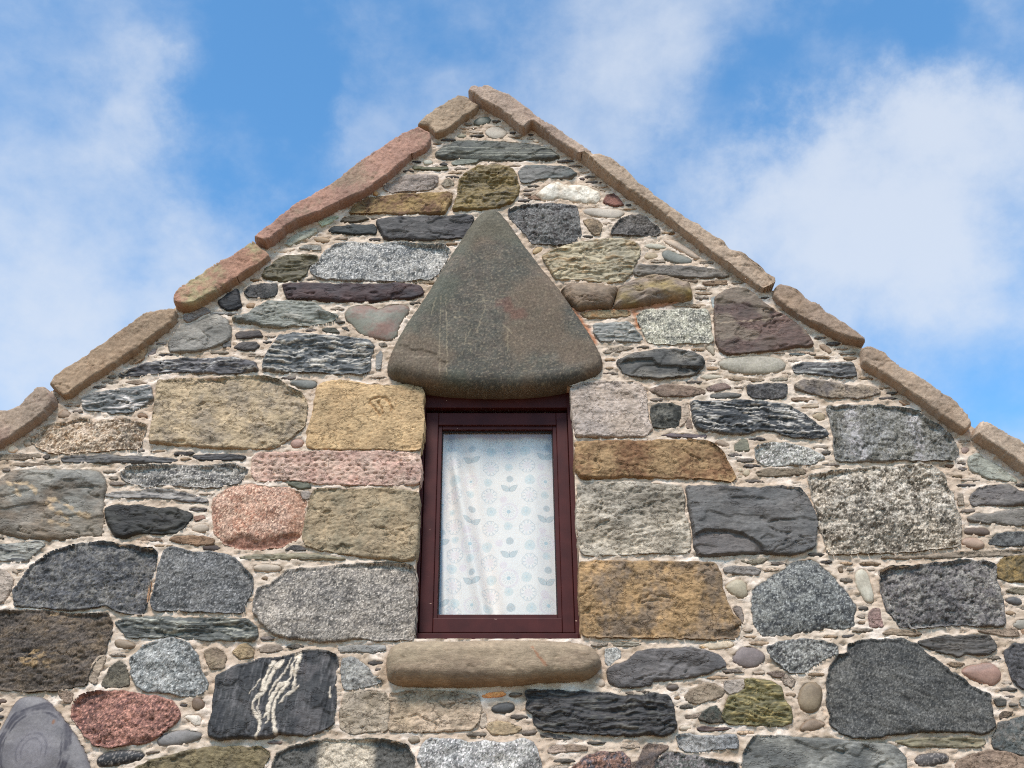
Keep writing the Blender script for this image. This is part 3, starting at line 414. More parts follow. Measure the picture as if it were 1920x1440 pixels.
('smo',(148,124,94),(137,115,87),9,{},[-1157,4125,-1150,4142,-1121,4145,-1115,4130,-1127,4116]),
('sla',(71,52,49),(55,47,49),20,{},[-1003,4235,-978,4243,-860,4238,-748,4235,-608,4235,-503,4238,-432,4233,-397,4215,-389,4192,-419,4175,-512,4167,-604,4155,-697,4152,-778,4152,-856,4162,-977,4167,-988,4197]),
('sch',(124,129,120),(170,170,159),18,{'str': 0.6},[-1206,4057,-1146,4081,-1110,4108,-1070,4143,-1008,4148,-925,4145,-852,4135,-816,4097,-752,4076,-770,4055,-822,4039,-869,4028,-941,4033,-997,4020,-1059,4023,-1094,4036,-1172,4049]),
('sla',(65,60,57),(78,72,67),10,{},[-1182,3982,-1164,3997,-1084,4002,-1065,3972,-1115,3967,-1176,3964]),
('sla',(69,66,63),(83,77,71),12,{},[-1181,3916,-1157,3940,-1091,3945,-1071,3926,-1089,3906,-1136,3904]),
('sla',(67,69,57),(81,80,67),8,{},[-819,4007,-795,4017,-757,4014,-737,3992,-785,3995]),
('sla',(61,59,52),(71,68,60),6,{},[-734,4020,-710,4020,-695,4003,-719,4006]),
('smo',(125, 129, 117),(127, 103, 92),20,{'label': 'heart shaped smooth grey stone left of the lintel'},[-721, 4093, -701, 4116, -659, 4130, -605, 4122, -575, 4104, -533, 4130, -475, 4133, -445, 4116, -458, 4082, -481, 4048, -493, 4008, -496, 3975, -519, 3958, -562, 3964, -610, 3975, -644, 3986, -680, 4031, -711, 4059]),
('sch',(84,89,90),(190,190,180),24,{'str': 1.3},[-991,3971,-931,3982,-883,3977,-797,3971,-702,3961,-606,3945,-589,3919,-598,3883,-601,3837,-603,3801,-645,3788,-738,3796,-832,3801,-902,3798,-995,3801,-1042,3806,-1042,3852,-1031,3888,-1011,3924]),
('smo',(114,118,113),(97,102,99),12,{},[-929,3748,-903,3761,-847,3758,-814,3753,-816,3726,-843,3719,-895,3729]),
('smo',(161,135,122),(147,123,111),13,{},[-897,3470,-885,3485,-853,3485,-843,3470,-854,3450,-881,3448]),
('sla',(134,137,133),(122,124,120),6,{},[-575,3875,-558,3902,-548,3886,-553,3812,-572,3812]),
('rgh',(167,170,166),(107,112,113),20,{'fine': 1.0},[-840,4408,-789,4454,-710,4463,-609,4449,-535,4460,-410,4454,-311,4449,-280,4414,-298,4362,-317,4317,-340,4283,-364,4269,-501,4260,-697,4260,-820,4271,-871,4288,-887,4311,-879,4339,-852,4362]),
('sla',(80,79,77),(67,65,65),22,{},[-612,4580,-577,4586,-492,4601,-417,4606,-305,4604,-265,4609,-220,4621,-189,4615,-176,4598,-193,4557,-213,4500,-288,4489,-413,4483,-488,4489,-573,4486,-590,4523,-606,4552]),
('sla',(47,52,51),(39,43,43),15,{},[-832,4535,-807,4551,-747,4557,-692,4562,-626,4562,-616,4541,-617,4514,-665,4517,-730,4514,-816,4525]),
('sla',(63,59,45),(73,66,51),12,{},[-781,4588,-767,4609,-732,4617,-670,4609,-647,4596,-700,4582,-760,4577]),
('sst',(148,130,93),(111,90,75),20,{},[-744,4633,-716,4679,-667,4714,-606,4720,-524,4732,-422,4738,-330,4744,-284,4744,-276,4720,-293,4674,-307,4627,-393,4630,-469,4630,-510,4624,-582,4639,-647,4633]),
('sla',(189,200,172),(169,180,155),9,{},[-881,4578,-848,4604,-798,4619,-790,4610,-821,4581,-860,4558]),
('sst',(159,153,146),(140,133,125),13,{},[-594,4774,-585,4798,-550,4810,-530,4835,-489,4850,-401,4850,-349,4847,-348,4816,-368,4774,-424,4765,-501,4762,-558,4756]),
('rgh',(137,131,114),(122,116,101),9,{},[-327,4800,-302,4836,-271,4812,-270,4794,-317,4785]),
('sch',(117, 102, 57),(79, 69, 42),20,{'contort': 1.0, 'str': 0.9, 'label': 'olive brown contorted stone above the lintel'},[-245, 4814, -215, 4864, -158, 4902, -85, 4905, -23, 4899, 8, 4877, 16, 4832, 29, 4782, 24, 4733, 3, 4702, -53, 4671, -134, 4656, -211, 4653, -267, 4653, -258, 4708, -246, 4757]),
('sch',(85,85,55),(73,73,47),11,{},[-466,4904,-419,4904,-362,4899,-304,4904,-299,4889,-351,4881,-413,4884,-460,4889]),
('sla',(45,41,35),(54,49,42),7,{},[-342,4920,-321,4934,-295,4917,-310,4911]),
('smo',(181,186,172),(166,170,156),8,{},[-421,4941,-390,4951,-371,4934,-384,4921,-410,4921]),
('sla',(115,122,112),(100,107,97),9,{},[-284,4932,-248,4949,-201,4946,-154,4946,-169,4929,-222,4923,-263,4915,-282,4918]),
('smo',(203,168,119),(183,150,108),9,{},[-644,4749,-630,4765,-616,4749,-628,4733]),
('sla',(80, 83, 77),(93, 97, 88),24,{'stripe': 1.0, 'round': 1.0, 'label': 'long dark green grey striped stone below the apex'},[-360, 4987, -319, 5028, -262, 5059, -193, 5062, -87, 5056, 19, 5049, 109, 5038, 177, 5014, 224, 4967, 192, 4946, 97, 4943, -7, 4946, -86, 4943, -180, 4950, -259, 4960, -327, 4950, -354, 4967]),
('smo',(117,124,114),(100,105,97),12,{},[-184,5189,-153,5214,-115,5214,-101,5196,-115,5175,-157,5161,-181,5172]),
('smo',(170,167,154),(157,151,139),8,{},[-130,5119,-109,5147,-61,5154,-23,5126,-34,5092,-76,5078,-114,5095]),
('smo',(122,121,102),(108,106,89),9,{},[-268,5092,-247,5112,-220,5102,-220,5085,-257,5081]),
('sla',(113,114,110),(89,97,94),16,{},[34,4869,60,4899,113,4908,201,4902,253,4896,304,4863,273,4839,200,4839,127,4833,81,4812,44,4812,39,4839]),
('qtz',(217, 216, 201),(193, 183, 162),18,{'label': 'white quartz stone near the apex'},[111, 4735, 142, 4768, 179, 4800, 210, 4813, 241, 4794, 292, 4794, 344, 4787, 399, 4755, 408, 4716, 386, 4690, 325, 4696, 223, 4716, 146, 4709]),
('sst',(141,122,105),(124,108,95),8,{},[70,4722,101,4737,121,4751,111,4731,136,4712,95,4711]),
('rgh',(129,94,83),(107,78,70),13,{},[422,4701,439,4736,470,4742,494,4713,513,4678,478,4672,432,4684]),
('smo',(75,62,55),(65,55,49),8,{},[309,4837,330,4844,345,4831,329,4821]),
('rgh',(108,111,110),(85,83,82),22,{},[-12,4654,68,4674,171,4677,288,4671,299,4631,302,4554,308,4505,278,4472,237,4463,187,4452,137,4461,89,4463,67,4511,29,4554,-12,4611]),
('smo',(185,181,168),(171,166,153),12,{},[324,4652,365,4661,446,4655,497,4652,516,4633,485,4607,434,4607,373,4620,333,4626]),
('rgh',(150,135,109),(126,112,92),12,{},[324,4589,352,4598,392,4589,411,4560,395,4514,374,4508,350,4543]),
('rgh',(96,95,92),(79,78,75),18,{},[450,4519,467,4559,493,4594,534,4611,580,4620,610,4600,638,4565,667,4531,645,4505,575,4508,500,4511]),
('sch',(165,158,131),(148,122,78),18,{'str': 0.8,'ang': 8.0},[137,4386,177,4421,247,4444,327,4468,428,4483,507,4477,561,4450,574,4421,557,4374,540,4340,531,4300,487,4260,438,4254,390,4257,282,4271,194,4268,180,4305,156,4351]),
('smo',(171,152,114),(158,139,102),9,{},[92,4415,103,4437,128,4446,140,4434,122,4415,97,4406]),
('smo',(175,176,161),(160,160,145),9,{},[592,4452,623,4464,667,4458,701,4437,646,4434,601,4440]),
('smo',(185,174,157),(169,158,143),12,{},[674,4483,724,4483,767,4458,813,4415,840,4379,810,4379,773,4409,736,4440,702,4458]),
('smo',(129,134,127),(112,118,112),12,{},[672,4415,700,4427,743,4403,796,4379,799,4355,749,4355,701,4367,675,4385]),
('smo',(177,165,139),(161,150,125),11,{},[588,4385,605,4415,644,4409,652,4385,612,4376]),
('sla',(121,117,108),(103,100,92),20,{},[538,4306,559,4339,613,4336,736,4331,858,4324,897,4313,959,4283,881,4278,734,4280,587,4288,543,4291]),
('sla',(130, 116, 97),(114, 97, 78),44,{'round': 1.0, 'label': 'rusty brown projecting stone beside the lintel'},[219, 4210, 257, 4237, 320, 4240, 398, 4228, 458, 4221, 452, 4181, 432, 4129, 422, 4112, 355, 4118, 287, 4104, 259, 4135, 235, 4164]),
('sla',(130, 118, 104),(139, 124, 76),48,{'round': 1.0, 'label': 'rusty brown projecting stone with yellow stain'},[471, 4222, 516, 4245, 586, 4278, 659, 4278, 722, 4263, 779, 4239, 782, 4164, 743, 4152, 709, 4158, 626, 4146, 528, 4123, 446, 4118, 462, 4187]),
('sst',(142,125,104),(125,109,94),12,{},[838,4251,878,4258,946,4260,946,4241,877,4237,848,4239]),
('sst',(136,124,108),(120,109,98),8,{},[732,4264,771,4268,820,4263,810,4254,771,4257]),
('sst',(150,140,114),(158,118,74),11,{},[296,4089,383,4104,479,4104,512,4099,507,4079,430,4071,315,4067]),
('sch',(132,137,132),(181,180,171),15,{'str': 0.8},[354,4031,433,4039,504,4042,522,4016,558,3954,486,3951,382,3951,355,3990]),
('rgh',(179,182,166),(119,122,114),20,{'fine': 1.0},[542,4075,574,4097,709,4102,843,4105,849,4048,853,3948,841,3937,746,3943,651,3937,604,3940,577,3958,560,4006,545,4043]),
('sst',(154,146,131),(136,128,114),7,{},[385,3898,423,3913,484,3923,522,3918,470,3903,398,3891]),
('sla',(74, 75, 72),(115, 113, 104),28,{'layer': 1.0, 'label': 'dark oval slate stone right of the lintel'},[445, 3843, 490, 3873, 542, 3888, 613, 3898, 693, 3903, 763, 3890, 794, 3868, 809, 3838, 786, 3809, 761, 3784, 686, 3774, 602, 3770, 528, 3777, 468, 3789, 455, 3819]),
('smo',(158,157,142),(139,137,123),18,{'spk': 1.0},[869,3838,894,3860,966,3871,1046,3873,1125,3865,1152,3838,1137,3811,1070,3792,967,3795,899,3811]),
('smo',(160,155,137),(146,140,124),9,{},[822,3920,845,3934,862,3915,856,3877,841,3893]),
('sla',(96, 78, 70),(88, 76, 67),24,{'hair': 1.0, 'label': 'flat purple brown stone under the right coping'},[874, 4058, 890, 4168, 939, 4207, 989, 4216, 1031, 4202, 1071, 4162, 1105, 4124, 1158, 4080, 1207, 4041, 1245, 4003, 1272, 3950, 1277, 3928, 1197, 3918, 1125, 3907, 1006, 3894, 911, 3883, 880, 3907, 872, 3955]),
('sch',(98,99,98),(170,173,167),18,{},[1183,3821,1222,3840,1301,3835,1372,3840,1432,3840,1436,3806,1438,3778,1366,3775,1274,3790,1186,3797]),
('sst',(153,144,128),(115,111,107),16,{},[1176,3730,1201,3751,1283,3754,1358,3741,1407,3725,1458,3730,1508,3719,1526,3703,1494,3687,1432,3677,1362,3682,1311,3679,1242,3698,1183,3719]),
('rgh',(74,74,74),(97,97,95),16,{},[980,3732,1029,3737,1145,3739,1137,3703,1126,3679,1075,3672,1001,3677,980,3698]),
('sst',(136,124,110),(121,108,97),13,{},[573,3714,608,3728,664,3735,737,3728,797,3714,800,3699,726,3685,615,3685,588,3699]),
('sst',(122,111,105),(110,98,94),9,{},[807,3721,845,3740,887,3745,914,3725,857,3711,816,3709]),
('sla',(108,108,102),(94,94,90),9,{},[823,3693,887,3700,952,3693,942,3680,863,3677,822,3680]),
('sch',(53, 56, 58),(177, 178, 172),24,{'str': 1.4, 'label': 'black schist with thin white bands right of the window'},[735, 3650, 812, 3652, 914, 3659, 1040, 3650, 1140, 3638, 1173, 3612, 1214, 3573, 1260, 3529, 1282, 3501, 1234, 3492, 1126, 3497, 1064, 3529, 999, 3529, 943, 3508, 857, 3515, 760, 3531, 747, 3554, 743, 3600]),
('rgh',(48,50,46),(90,91,84),18,{},[574,3627,597,3642,657,3644,693,3637,686,3589,674,3546,624,3539,579,3541,571,3579]),
('sst',(184,176,166),(164,155,143),18,{},[246,3720,273,3737,360,3747,526,3744,551,3710,552,3644,552,3580,568,3539,544,3502,440,3497,347,3499,260,3499,255,3568,250,3639]),
('sst',(196,183,165),(177,165,148),8,{},[703,3641,727,3651,728,3596,707,3561,683,3541,691,3596]),
('sst',(143,131,119),(129,117,106),7,{},[717,3574,730,3579,737,3536,712,3536]),
('sla',(101,92,93),(89,80,80),7,{},[603,3504,644,3511,720,3509,792,3504,783,3493,711,3496,643,3496]),
('smo',(147,134,117),(132,121,103),11,{},[822,3475,845,3488,883,3455,873,3448,834,3460]),
('sla',(117,118,101),(104,105,89),9,{},[901,3459,934,3488,952,3483,957,3436,899,3434]),
('rgh',(181,186,178),(133,136,131),14,{},[985,3450,1045,3468,1119,3461,1182,3445,1223,3425,1255,3402,1210,3382,1164,3376,1089,3371,1008,3371,985,3400]),
('smo',(166,154,133),(151,140,120),8,{},[1189,3636,1225,3645,1268,3642,1259,3631,1203,3628]),
('smo',(157,145,119),(143,132,108),10,{},[1228,3591,1256,3611,1285,3602,1281,3574,1260,3569]),
('sst',(166,148,127),(148,132,114),8,{},[1153,3675,1198,3679,1253,3670,1223,3663,1162,3665]),
('rgh',(103, 104, 96),(148, 151, 148),26,{'vstreak': 1.0, 'label': 'large grey block with pale streaks under the right coping'},[1294, 3627, 1380, 3632, 1515, 3632, 1589, 3624, 1671, 3605, 1695, 3567, 1741, 3541, 1773, 3498, 1789, 3461, 1785, 3419, 1766, 3396, 1692, 3393, 1594, 3396, 1456, 3388, 1358, 3388, 1299, 3393, 1299, 3445, 1311, 3525, 1303, 3578]),
('smo',(147,131,123),(134,119,111),8,{},[1811,3447,1837,3455,1848,3436,1825,3423,1811,3425]),
('sst',(189,161,133),(169,144,122),7,{},[1596,3663,1626,3668,1644,3648,1619,3645]),
('smo',(150,133,113),(135,120,101),8,{},[1305,3930,1332,3936,1358,3900,1341,3888]),
('sch',(104,114,112),(128,141,138),6,{},[1175,3892,1278,3894,1288,3885,1226,3882,1174,3882]),
('sst',(177,163,140),(159,145,125),6,{},[904,3771,969,3773,1057,3764,1038,3757,913,3764]),
('sst',(148,144,130),(133,129,116),7,{},[1075,3763,1113,3772,1155,3768,1145,3759,1084,3757]),
('smo',(180,176,159),(165,160,143),9,{},[784,3772,804,3791,869,3783,881,3772,820,3762]),
('sst',(160,147,127),(142,129,111),8,{},[693,4135,723,4143,800,4135,853,4131,819,4124,708,4126]),
('sla',(167,172,157),(147,152,139),14,{},[-1018,4457,-1000,4491,-957,4520,-889,4543,-880,4525,-911,4497,-959,4474,-997,4448]),
('smo',(221,208,186),(202,188,169),9,{},[-1078,4420,-1041,4439,-966,4439,-989,4420,-1048,4411]),
('rgh',(164,166,156),(134,135,128),11,{},[-955,4436,-931,4452,-861,4449,-855,4426,-890,4424]),
('smo',(164,146,119),(150,133,107),9,{},[-895,4488,-872,4500,-820,4488,-819,4472,-874,4472]),
('sch',(83,78,54),(69,64,44),18,{'str': 0.5},[-1103,4287,-1086,4320,-1045,4359,-1013,4387,-959,4396,-870,4390,-867,4354,-896,4337,-912,4298,-939,4265,-1012,4259,-1082,4270]),
('sst',(189,175,147),(167,153,130),6,{},[-442,4263,-403,4266,-344,4258,-344,4248,-427,4251]),
('sst',(179,166,149),(159,146,131),7,{},[1034,3895,1101,3902,1195,3905,1279,3893,1288,3886,1194,3891,1100,3893]),
('sla',(139,151,152),(126,134,133),7,{},[870,4170,891,4181,895,4147,884,4098,874,4098,870,4131]),
('smo',(233,219,197),(212,200,178),7,{},[99,5064,115,5078,130,5064,120,5054]),
('sst',(121,112,101),(106,97,87),6,{},[405,2476,465,2482,505,2480,477,2473,417,2471]),
('sst',(128,110,98),(112,97,88),8,{},[1107,3351,1170,3353,1172,3337,1135,3332,1106,3334]),
('sst',(148,133,117),(132,119,104),7,{},[-1634,2478,-1602,2480,-1576,2470,-1579,2438,-1600,2441,-1623,2461]),
('rgh',(79,75,69),(67,62,58),8,{},[-902,2809,-885,2821,-860,2824,-873,2813]),
('sst',(173,165,151),(157,150,137),7,{},[-111,2398,-95,2406,-89,2368,-102,2349,-114,2360]),
('sst',(172,141,111),(156,127,104),6,{},[-1371,2870,-1364,2896,-1356,2870,-1360,2811,-1368,2807]),
('sst',(167,161,152),(148,142,133),7,{},[-835,3255,-805,3259,-782,3242,-807,3224,-825,3228]),
('sst',(176,150,125),(159,135,112),8,{},[1889,2723,1926,2719,1921,2687,1884,2689]),
('rgh',(127,123,112),(110,107,97),7,{},[-570,3940,-541,3943,-529,3928,-559,3921]),
('sst',(151,138,121),(135,122,109),6,{},[-1618,3752,-1563,3759,-1515,3747,-1561,3740]),
('sch',(149,145,129),(129,125,111),6,{},[361,2659,435,2661,484,2653,435,2644,369,2646]),
('sst',(150,142,130),(133,126,116),7,{},[975,2531,1000,2539,1026,2516,1008,2493,981,2508])
]
COPING = [
('cop',(158,145,129),(150,132,120),50,{},[-2269,3436,-2109,3592,-2084,3597,-2049,3602,-2004,3626,-1983,3668,-1957,3703,-1927,3706,-1910,3698,-1881,3670,-1870,3638,-1898,3586,-1917,3561,-1966,3515,-2023,3470,-2062,3446,-2085,3432,-2242,3276]),
('cop',(161,144,122),(148,130,109),50,{},[-1912,3725,-1892,3762,-1814,3831,-1743,3901,-1675,3967,-1623,4017,-1579,4067,-1497,4090,-1459,4090,-1442,4081,-1444,4031,-1517,3953,-1619,3854,-1720,3768,-1821,3674,-1843,3666,-1885,3697]),
('cop',(157,151,120),(161,130,112),56,{},[-1458,4157,-1439,4192,-1346,4279,-1258,4356,-1170,4435,-1151,4441,-1107,4405,-1071,4372,-1115,4327,-1203,4244,-1290,4163,-1364,4105,-1410,4094,-1451,4106,-1459,4129]),
('cop',(161,132,118),(151,134,116),56,{},[-1153,4458,-1083,4538,-970,4659,-829,4770,-736,4874,-614,4996,-493,5095,-449,5115,-417,5095,-389,5079,-383,5050,-403,4991,-477,4945,-510,4900,-559,4836,-612,4779,-687,4711,-781,4656,-873,4595,-965,4549,-1021,4505,-1064,4452,-1096,4425,-1123,4438]),
('cop',(164,150,130),(154,140,121),52,{},[-452,5129,-427,5171,-355,5242,-261,5317,-228,5313,-195,5277,-158,5258,-174,5229,-232,5179,-284,5123,-325,5085,-362,5075,-401,5123,-436,5122]),
('cop',(171,157,142),(161,146,133),66,{},[-214,5334,-197,5361,-159,5363,-116,5363,-56,5323,-8,5305,30,5266,78,5223,109,5181,177,5125,219,5083,275,5042,331,4994,372,4954,369,4945,306,4942,229,5003,167,5065,94,5138,56,5093,9,5141,-56,5205,-142,5262,-197,5312]),
('cop',(170,156,138),(161,148,131),60,{},[321,4944,408,4925,459,4906,542,4827,580,4767,627,4727,670,4677,714,4644,761,4601,796,4556,845,4532,891,4488,936,4441,962,4415,1028,4369,1081,4314,1145,4244,1145,4218,1090,4196,1041,4238,907,4363,768,4501,656,4612,492,4754,381,4864]),
('cop',(147,133,118),(135,121,105),50,{},[1142,4202,1163,4220,1192,4217,1245,4179,1288,4139,1328,4113,1346,4076,1402,4031,1455,3976,1491,3937,1487,3915,1460,3923,1402,3945,1336,3984,1258,4034,1193,4090,1151,4136,1135,4165]),
('cop',(171,156,137),(161,145,126),58,{},[1467,3889,1494,3901,1557,3874,1611,3806,1657,3777,1723,3725,1765,3679,1811,3634,1850,3583,1859,3544,1857,3529,1827,3501,1767,3551,1704,3613,1627,3687,1552,3750,1493,3797,1465,3827]),
('cop',(171,158,141),(163,151,134),62,{},[1876,3523,1896,3548,1928,3537,1975,3504,2025,3466,2057,3433,2235,3275,2194,3172,2034,3328,1946,3414,1858,3484])
]
SPECIAL = [
('lin',(87,88,81),(97,93,85),72,{},[-93,4632,-54,4623,-19,4575,48,4450,130,4319,217,4187,287,4063,347,3947,376,3874,384,3830,373,3799,330,3768,244,3735,89,3707,-66,3702,-221,3707,-370,3725,-467,3748,-513,3771,-526,3804,-514,3882,-464,4006,-378,4159,-340,4243,-269,4391,-174,4575,-134,4620]),
('sil',(155,143,122),(139,126,108),85,{},[-353,2657,-402,2655,-442,2635,-459,2602,-459,2563,-451,2523,-427,2502,-394,2496,-265,2493,-144,2493,-44,2496,19,2498,96,2508,177,2512,256,2515,289,2531,319,2554,328,2583,316,2616,285,2639,245,2651,176,2657,59,2661,-59,2661,-196,2657])
]
LINES = {
'vein':[[(-0.8663,2.5849),(-0.8789,2.5528),(-0.8915,2.5209),(-0.895,2.4814)],[(-0.834,2.5849),(-0.8628,2.5528),(-0.8754,2.5209),(-0.8862,2.4735),(-0.9189,2.4462),(-0.9236,2.419),(-0.9051,2.3958),(-0.8898,2.3652),(-0.8959,2.3159)],[(-0.7875,2.6051),(-0.7968,2.5769),(-0.7969,2.5368),(-0.8061,2.509),(-0.8369,2.4971),(-0.8535,2.4657),(-0.866,2.4345),(-0.8657,2.3958),(-0.8767,2.3881)],[(-0.7757,2.6092),(-0.7807,2.5769),(-0.7848,2.5368),(-0.7857,2.505)],[(-0.8057,2.505),(-0.8304,2.4735),(-0.8461,2.4345),(-0.846,2.3958),(-0.8371,2.3499),(-0.8307,2.3272)]],
'thinvein':[[(-0.8425,2.589),(-0.8605,2.5688),(-0.8732,2.5368),(-0.8786,2.5129),(-0.8888,2.4971)],[(-0.9375,2.4696),(-0.9203,2.4932),(-0.9071,2.5169)],[(-0.8677,2.45),(-0.8682,2.419),(-0.8609,2.3881),(-0.8662,2.3652)],[(-0.7709,2.6011),(-0.7783,2.5528),(-0.7792,2.5209),(-0.7841,2.4892)],[(-0.8033,2.6011),(-0.8154,2.5608),(-0.8362,2.5288),(-0.8569,2.4971),(-0.8694,2.4657)],[(-0.9003,2.4579),(-0.9038,2.419),(-0.8876,2.3805),(-0.8872,2.3423)],[(-0.7689,2.4971),(-0.7906,2.4735),(-0.8129,2.4579),(-0.8303,2.4345)],[(-0.653,2.4971),(-0.6551,2.4735),(-0.6498,2.4579)]],
'diag':[[(-1.9576,3.2838),(-1.9093,3.2838),(-1.8704,3.2458),(-1.8446,3.227),(-1.7806,3.2129),(-1.7228,3.1849),(-1.6826,3.157),(-1.6462,3.1478)],[(-1.8222,3.2035),(-1.771,3.1663),(-1.7317,3.1431),(-1.7074,3.1293)],[(-1.8258,3.1385),(-1.7702,3.1201),(-1.7157,3.1064)],[(-2.0004,3.2981),(-1.9621,3.2648),(-1.9285,3.2317)]],
'carve':[[(-0.5872,3.646),(-0.5815,3.6642),(-0.5523,3.6745),(-0.5246,3.6719),(-0.5052,3.6512),(-0.4946,3.6254),(-0.4986,3.6151)],[(-0.5512,3.6564),(-0.5357,3.6254),(-0.5299,3.6049)],[(-0.5824,3.6435),(-0.5578,3.6151),(-0.5382,3.5921)]],
'bite':[[(0.7009,3.07),(0.7412,3.0904),(0.8273,3.0927),(0.8903,3.079),(0.9302,3.0519),(0.9614,3.0249),(0.9727,2.9758),(0.9677,2.9317),(0.6811,2.9317)]],
'hair':[[(0.8749,4.0289),(1.0193,4.0429),(1.0922,4.0542),(1.1608,4.0683)]],
'layer':[[(0.4941,3.8575),(0.5924,3.8575),(0.6136,3.8252),(0.6883,3.8252),(0.7158,3.8198),(0.776,3.8145),(0.8281,3.8252),(0.7743,3.74),(0.5889,3.7295),(0.4509,3.74),(0.4225,3.8252)]],
'ring':[[(-1.6728,2.2709)]],
'stain':[[(0.2533,4.1281),(0.2853,4.0712),(0.3215,4.0093),(0.3477,3.9482)],[(0.2765,4.0996),(0.3826,4.111),(0.4784,4.1053),(0.624,4.1281),(0.7122,4.1482)],[(0.5265,4.1053),(0.5386,4.0655),(0.551,4.0317)]],
'scr':[[(-0.1128,4.0849),(-0.1465,3.9567)],[(-0.0363,3.9898),(0.0178,3.9293)],[(-0.2056,4.0821),(-0.1203,4.1104)],[(-0.1203,4.1133),(-0.0439,4.1019)],[(-0.0174,3.9567),(-0.0172,3.8587)],[(-0.2834,4.1361),(-0.2721,3.9129),(-0.2697,3.7522)],[(-0.3025,4.1361),(-0.3048,3.9129),(-0.2973,3.7522)],[(-0.1749,3.9677),(-0.2015,3.8911)],[(-0.1709,3.8749),(-0.1706,3.8587)],[(-0.2422,4.0232),(-0.1855,4.0287)],[(-0.3421,4.0399),(-0.3259,4.119)],[(-0.1377,3.9954),(-0.1512,3.9512)]],
'crease':[[(-0.4671,3.8857),(-0.4192,3.8587),(-0.3352,3.8479),(-0.3015,3.8105),(-0.2825,3.7945)]],
'red':[[(-0.0248,4.1019),(-0.0105,4.0793),(0.0156,4.0427)]],
'silred':[[(0.0725,2.6203),(0.0962,2.584),(0.1198,2.5561)]],
'walltop':[[(-2.2739,3.3782),(-1.9809,3.6436),(-1.722,3.9121),(-1.4601,4.1275),(-1.2734,4.2957),(-1.128,4.4698),(-0.7915,4.7743),(-0.4337,5.0979),(-0.156,5.302),(0.0,5.216),(0.3516,4.9336),(0.7507,4.5593),(1.1237,4.2249),(1.3135,4.0728),(1.4954,3.9121),(1.6889,3.7314),(1.8735,3.5501),(2.0571,3.4017),(2.1965,3.2741)]]
}
MOTIFS = [('o',-0.2437,3.4471,0.0307),('o',-0.088,3.4293,0.0307),('o',0.0626,3.4395,0.0307),('o',-0.2353,3.302,0.0307),('o',-0.0928,3.3069,0.0307),('o',0.0709,3.3069,0.0307),('o',-0.0878,3.1662,0.0307),('o',0.0608,3.1662,0.0307),('o',-0.0908,3.0251,0.0307),('o',0.0709,3.0251,0.0307),('o',-0.2321,2.9244,0.0307),('o',-0.0829,2.8883,0.0307),('o',0.0633,2.8951,0.0307),('o',-0.2291,2.8105,0.0307),('o',-0.0902,3.5629,0.0307),('o',-0.2484,3.5369,0.0307),('o',-0.2342,3.1709,0.0307),('o',0.0611,3.5681,0.0307),('o',-0.2266,3.0506,0.0307),('d',-0.2347,3.3665,0.023),('d',-0.0989,3.3665,0.0168),('d',0.0737,3.374,0.0216),('d',-0.0139,3.4344,0.0168),('d',-0.1716,3.3168,0.0158),('d',0.1349,3.3094,0.0158),('d',-0.2426,3.2336,0.012),('d',-0.0839,3.2384,0.0201),('d',0.0567,3.236,0.0201),('d',-0.0158,3.1733,0.0168),('d',-0.1004,3.0904,0.0201),('d',0.0714,3.0904,0.0216),('d',0.1377,3.0483,0.0158),('d',-0.1662,3.0297,0.0158),('d',-0.2384,2.9928,0.0192),('d',-0.0813,2.9539,0.0201),('d',0.0572,2.9584,0.0201),('d',-0.0131,2.8996,0.0182),('d',-0.2238,2.8548,0.0182),('d',-0.0931,2.8282,0.0182),('d',0.0759,2.8348,0.0201),('d',-0.2872,3.354,0.012),('d',-0.0874,3.5059,0.0201),('d',0.0551,3.5059,0.0216),('d',-0.1743,3.5838,0.0192),('d',-0.0141,3.5369,0.0168),('d',-0.2283,3.1163,0.0144),('k',-0.0092,3.3815,0.0144),('k',-0.1635,3.2481,0.0144),('k',0.1408,3.2506,0.0134),('k',-0.0089,3.1092,0.0153),('k',0.1434,2.9905,0.0144),('k',-0.0043,2.8348,0.0168),('k',-0.1586,2.9744,0.0125),('k',-0.1669,3.5136,0.0144),('k',0.1489,3.5265,0.0144),('k',-0.2805,3.14,0.0125),('p',-0.0342,3.2897,0.0144),('p',-0.182,3.1495,0.0168),('p',0.1236,3.1542,0.0144),('p',-0.0332,3.0089,0.0144),('p',0.1287,2.8906,0.0168),('p',-0.0514,3.1021,0.0144),('p',0.1205,3.4344,0.0144),('p',-0.1943,2.9951,0.0144),('p',-0.0353,3.5838,0.0144),('f',-0.1704,3.374,0.0264),('f',-0.0136,3.236,0.0374),('f',0.1381,3.369,0.0335),('f',-0.1673,3.088,0.0359),('f',0.1363,3.1021,0.0359),('f',-0.0132,2.9539,0.0383),('f',-0.1563,2.8459,0.0311),('f',0.1432,2.8459,0.0359),('f',-0.282,3.2603,0.0216),('f',-0.2824,2.9905,0.0192),('f',-0.014,3.5008,0.0287),('l',-0.0115,3.3267,0.0407),('l',-0.1623,3.1829,0.0407),('l',0.1377,3.1925,0.0407),('l',-0.0111,3.0413,0.0407),('l',-0.1578,2.9289,0.0407),('l',0.1358,2.9289,0.0407),('l',-0.1673,3.4547,0.0407),('l',-0.2856,3.088,0.0407),('l',0.1396,3.47,0.0407),('l',-0.2775,2.837,0.0407)]
LINES = {k: [np.array(p, float) for p in v] for k, v in LINES.items()}

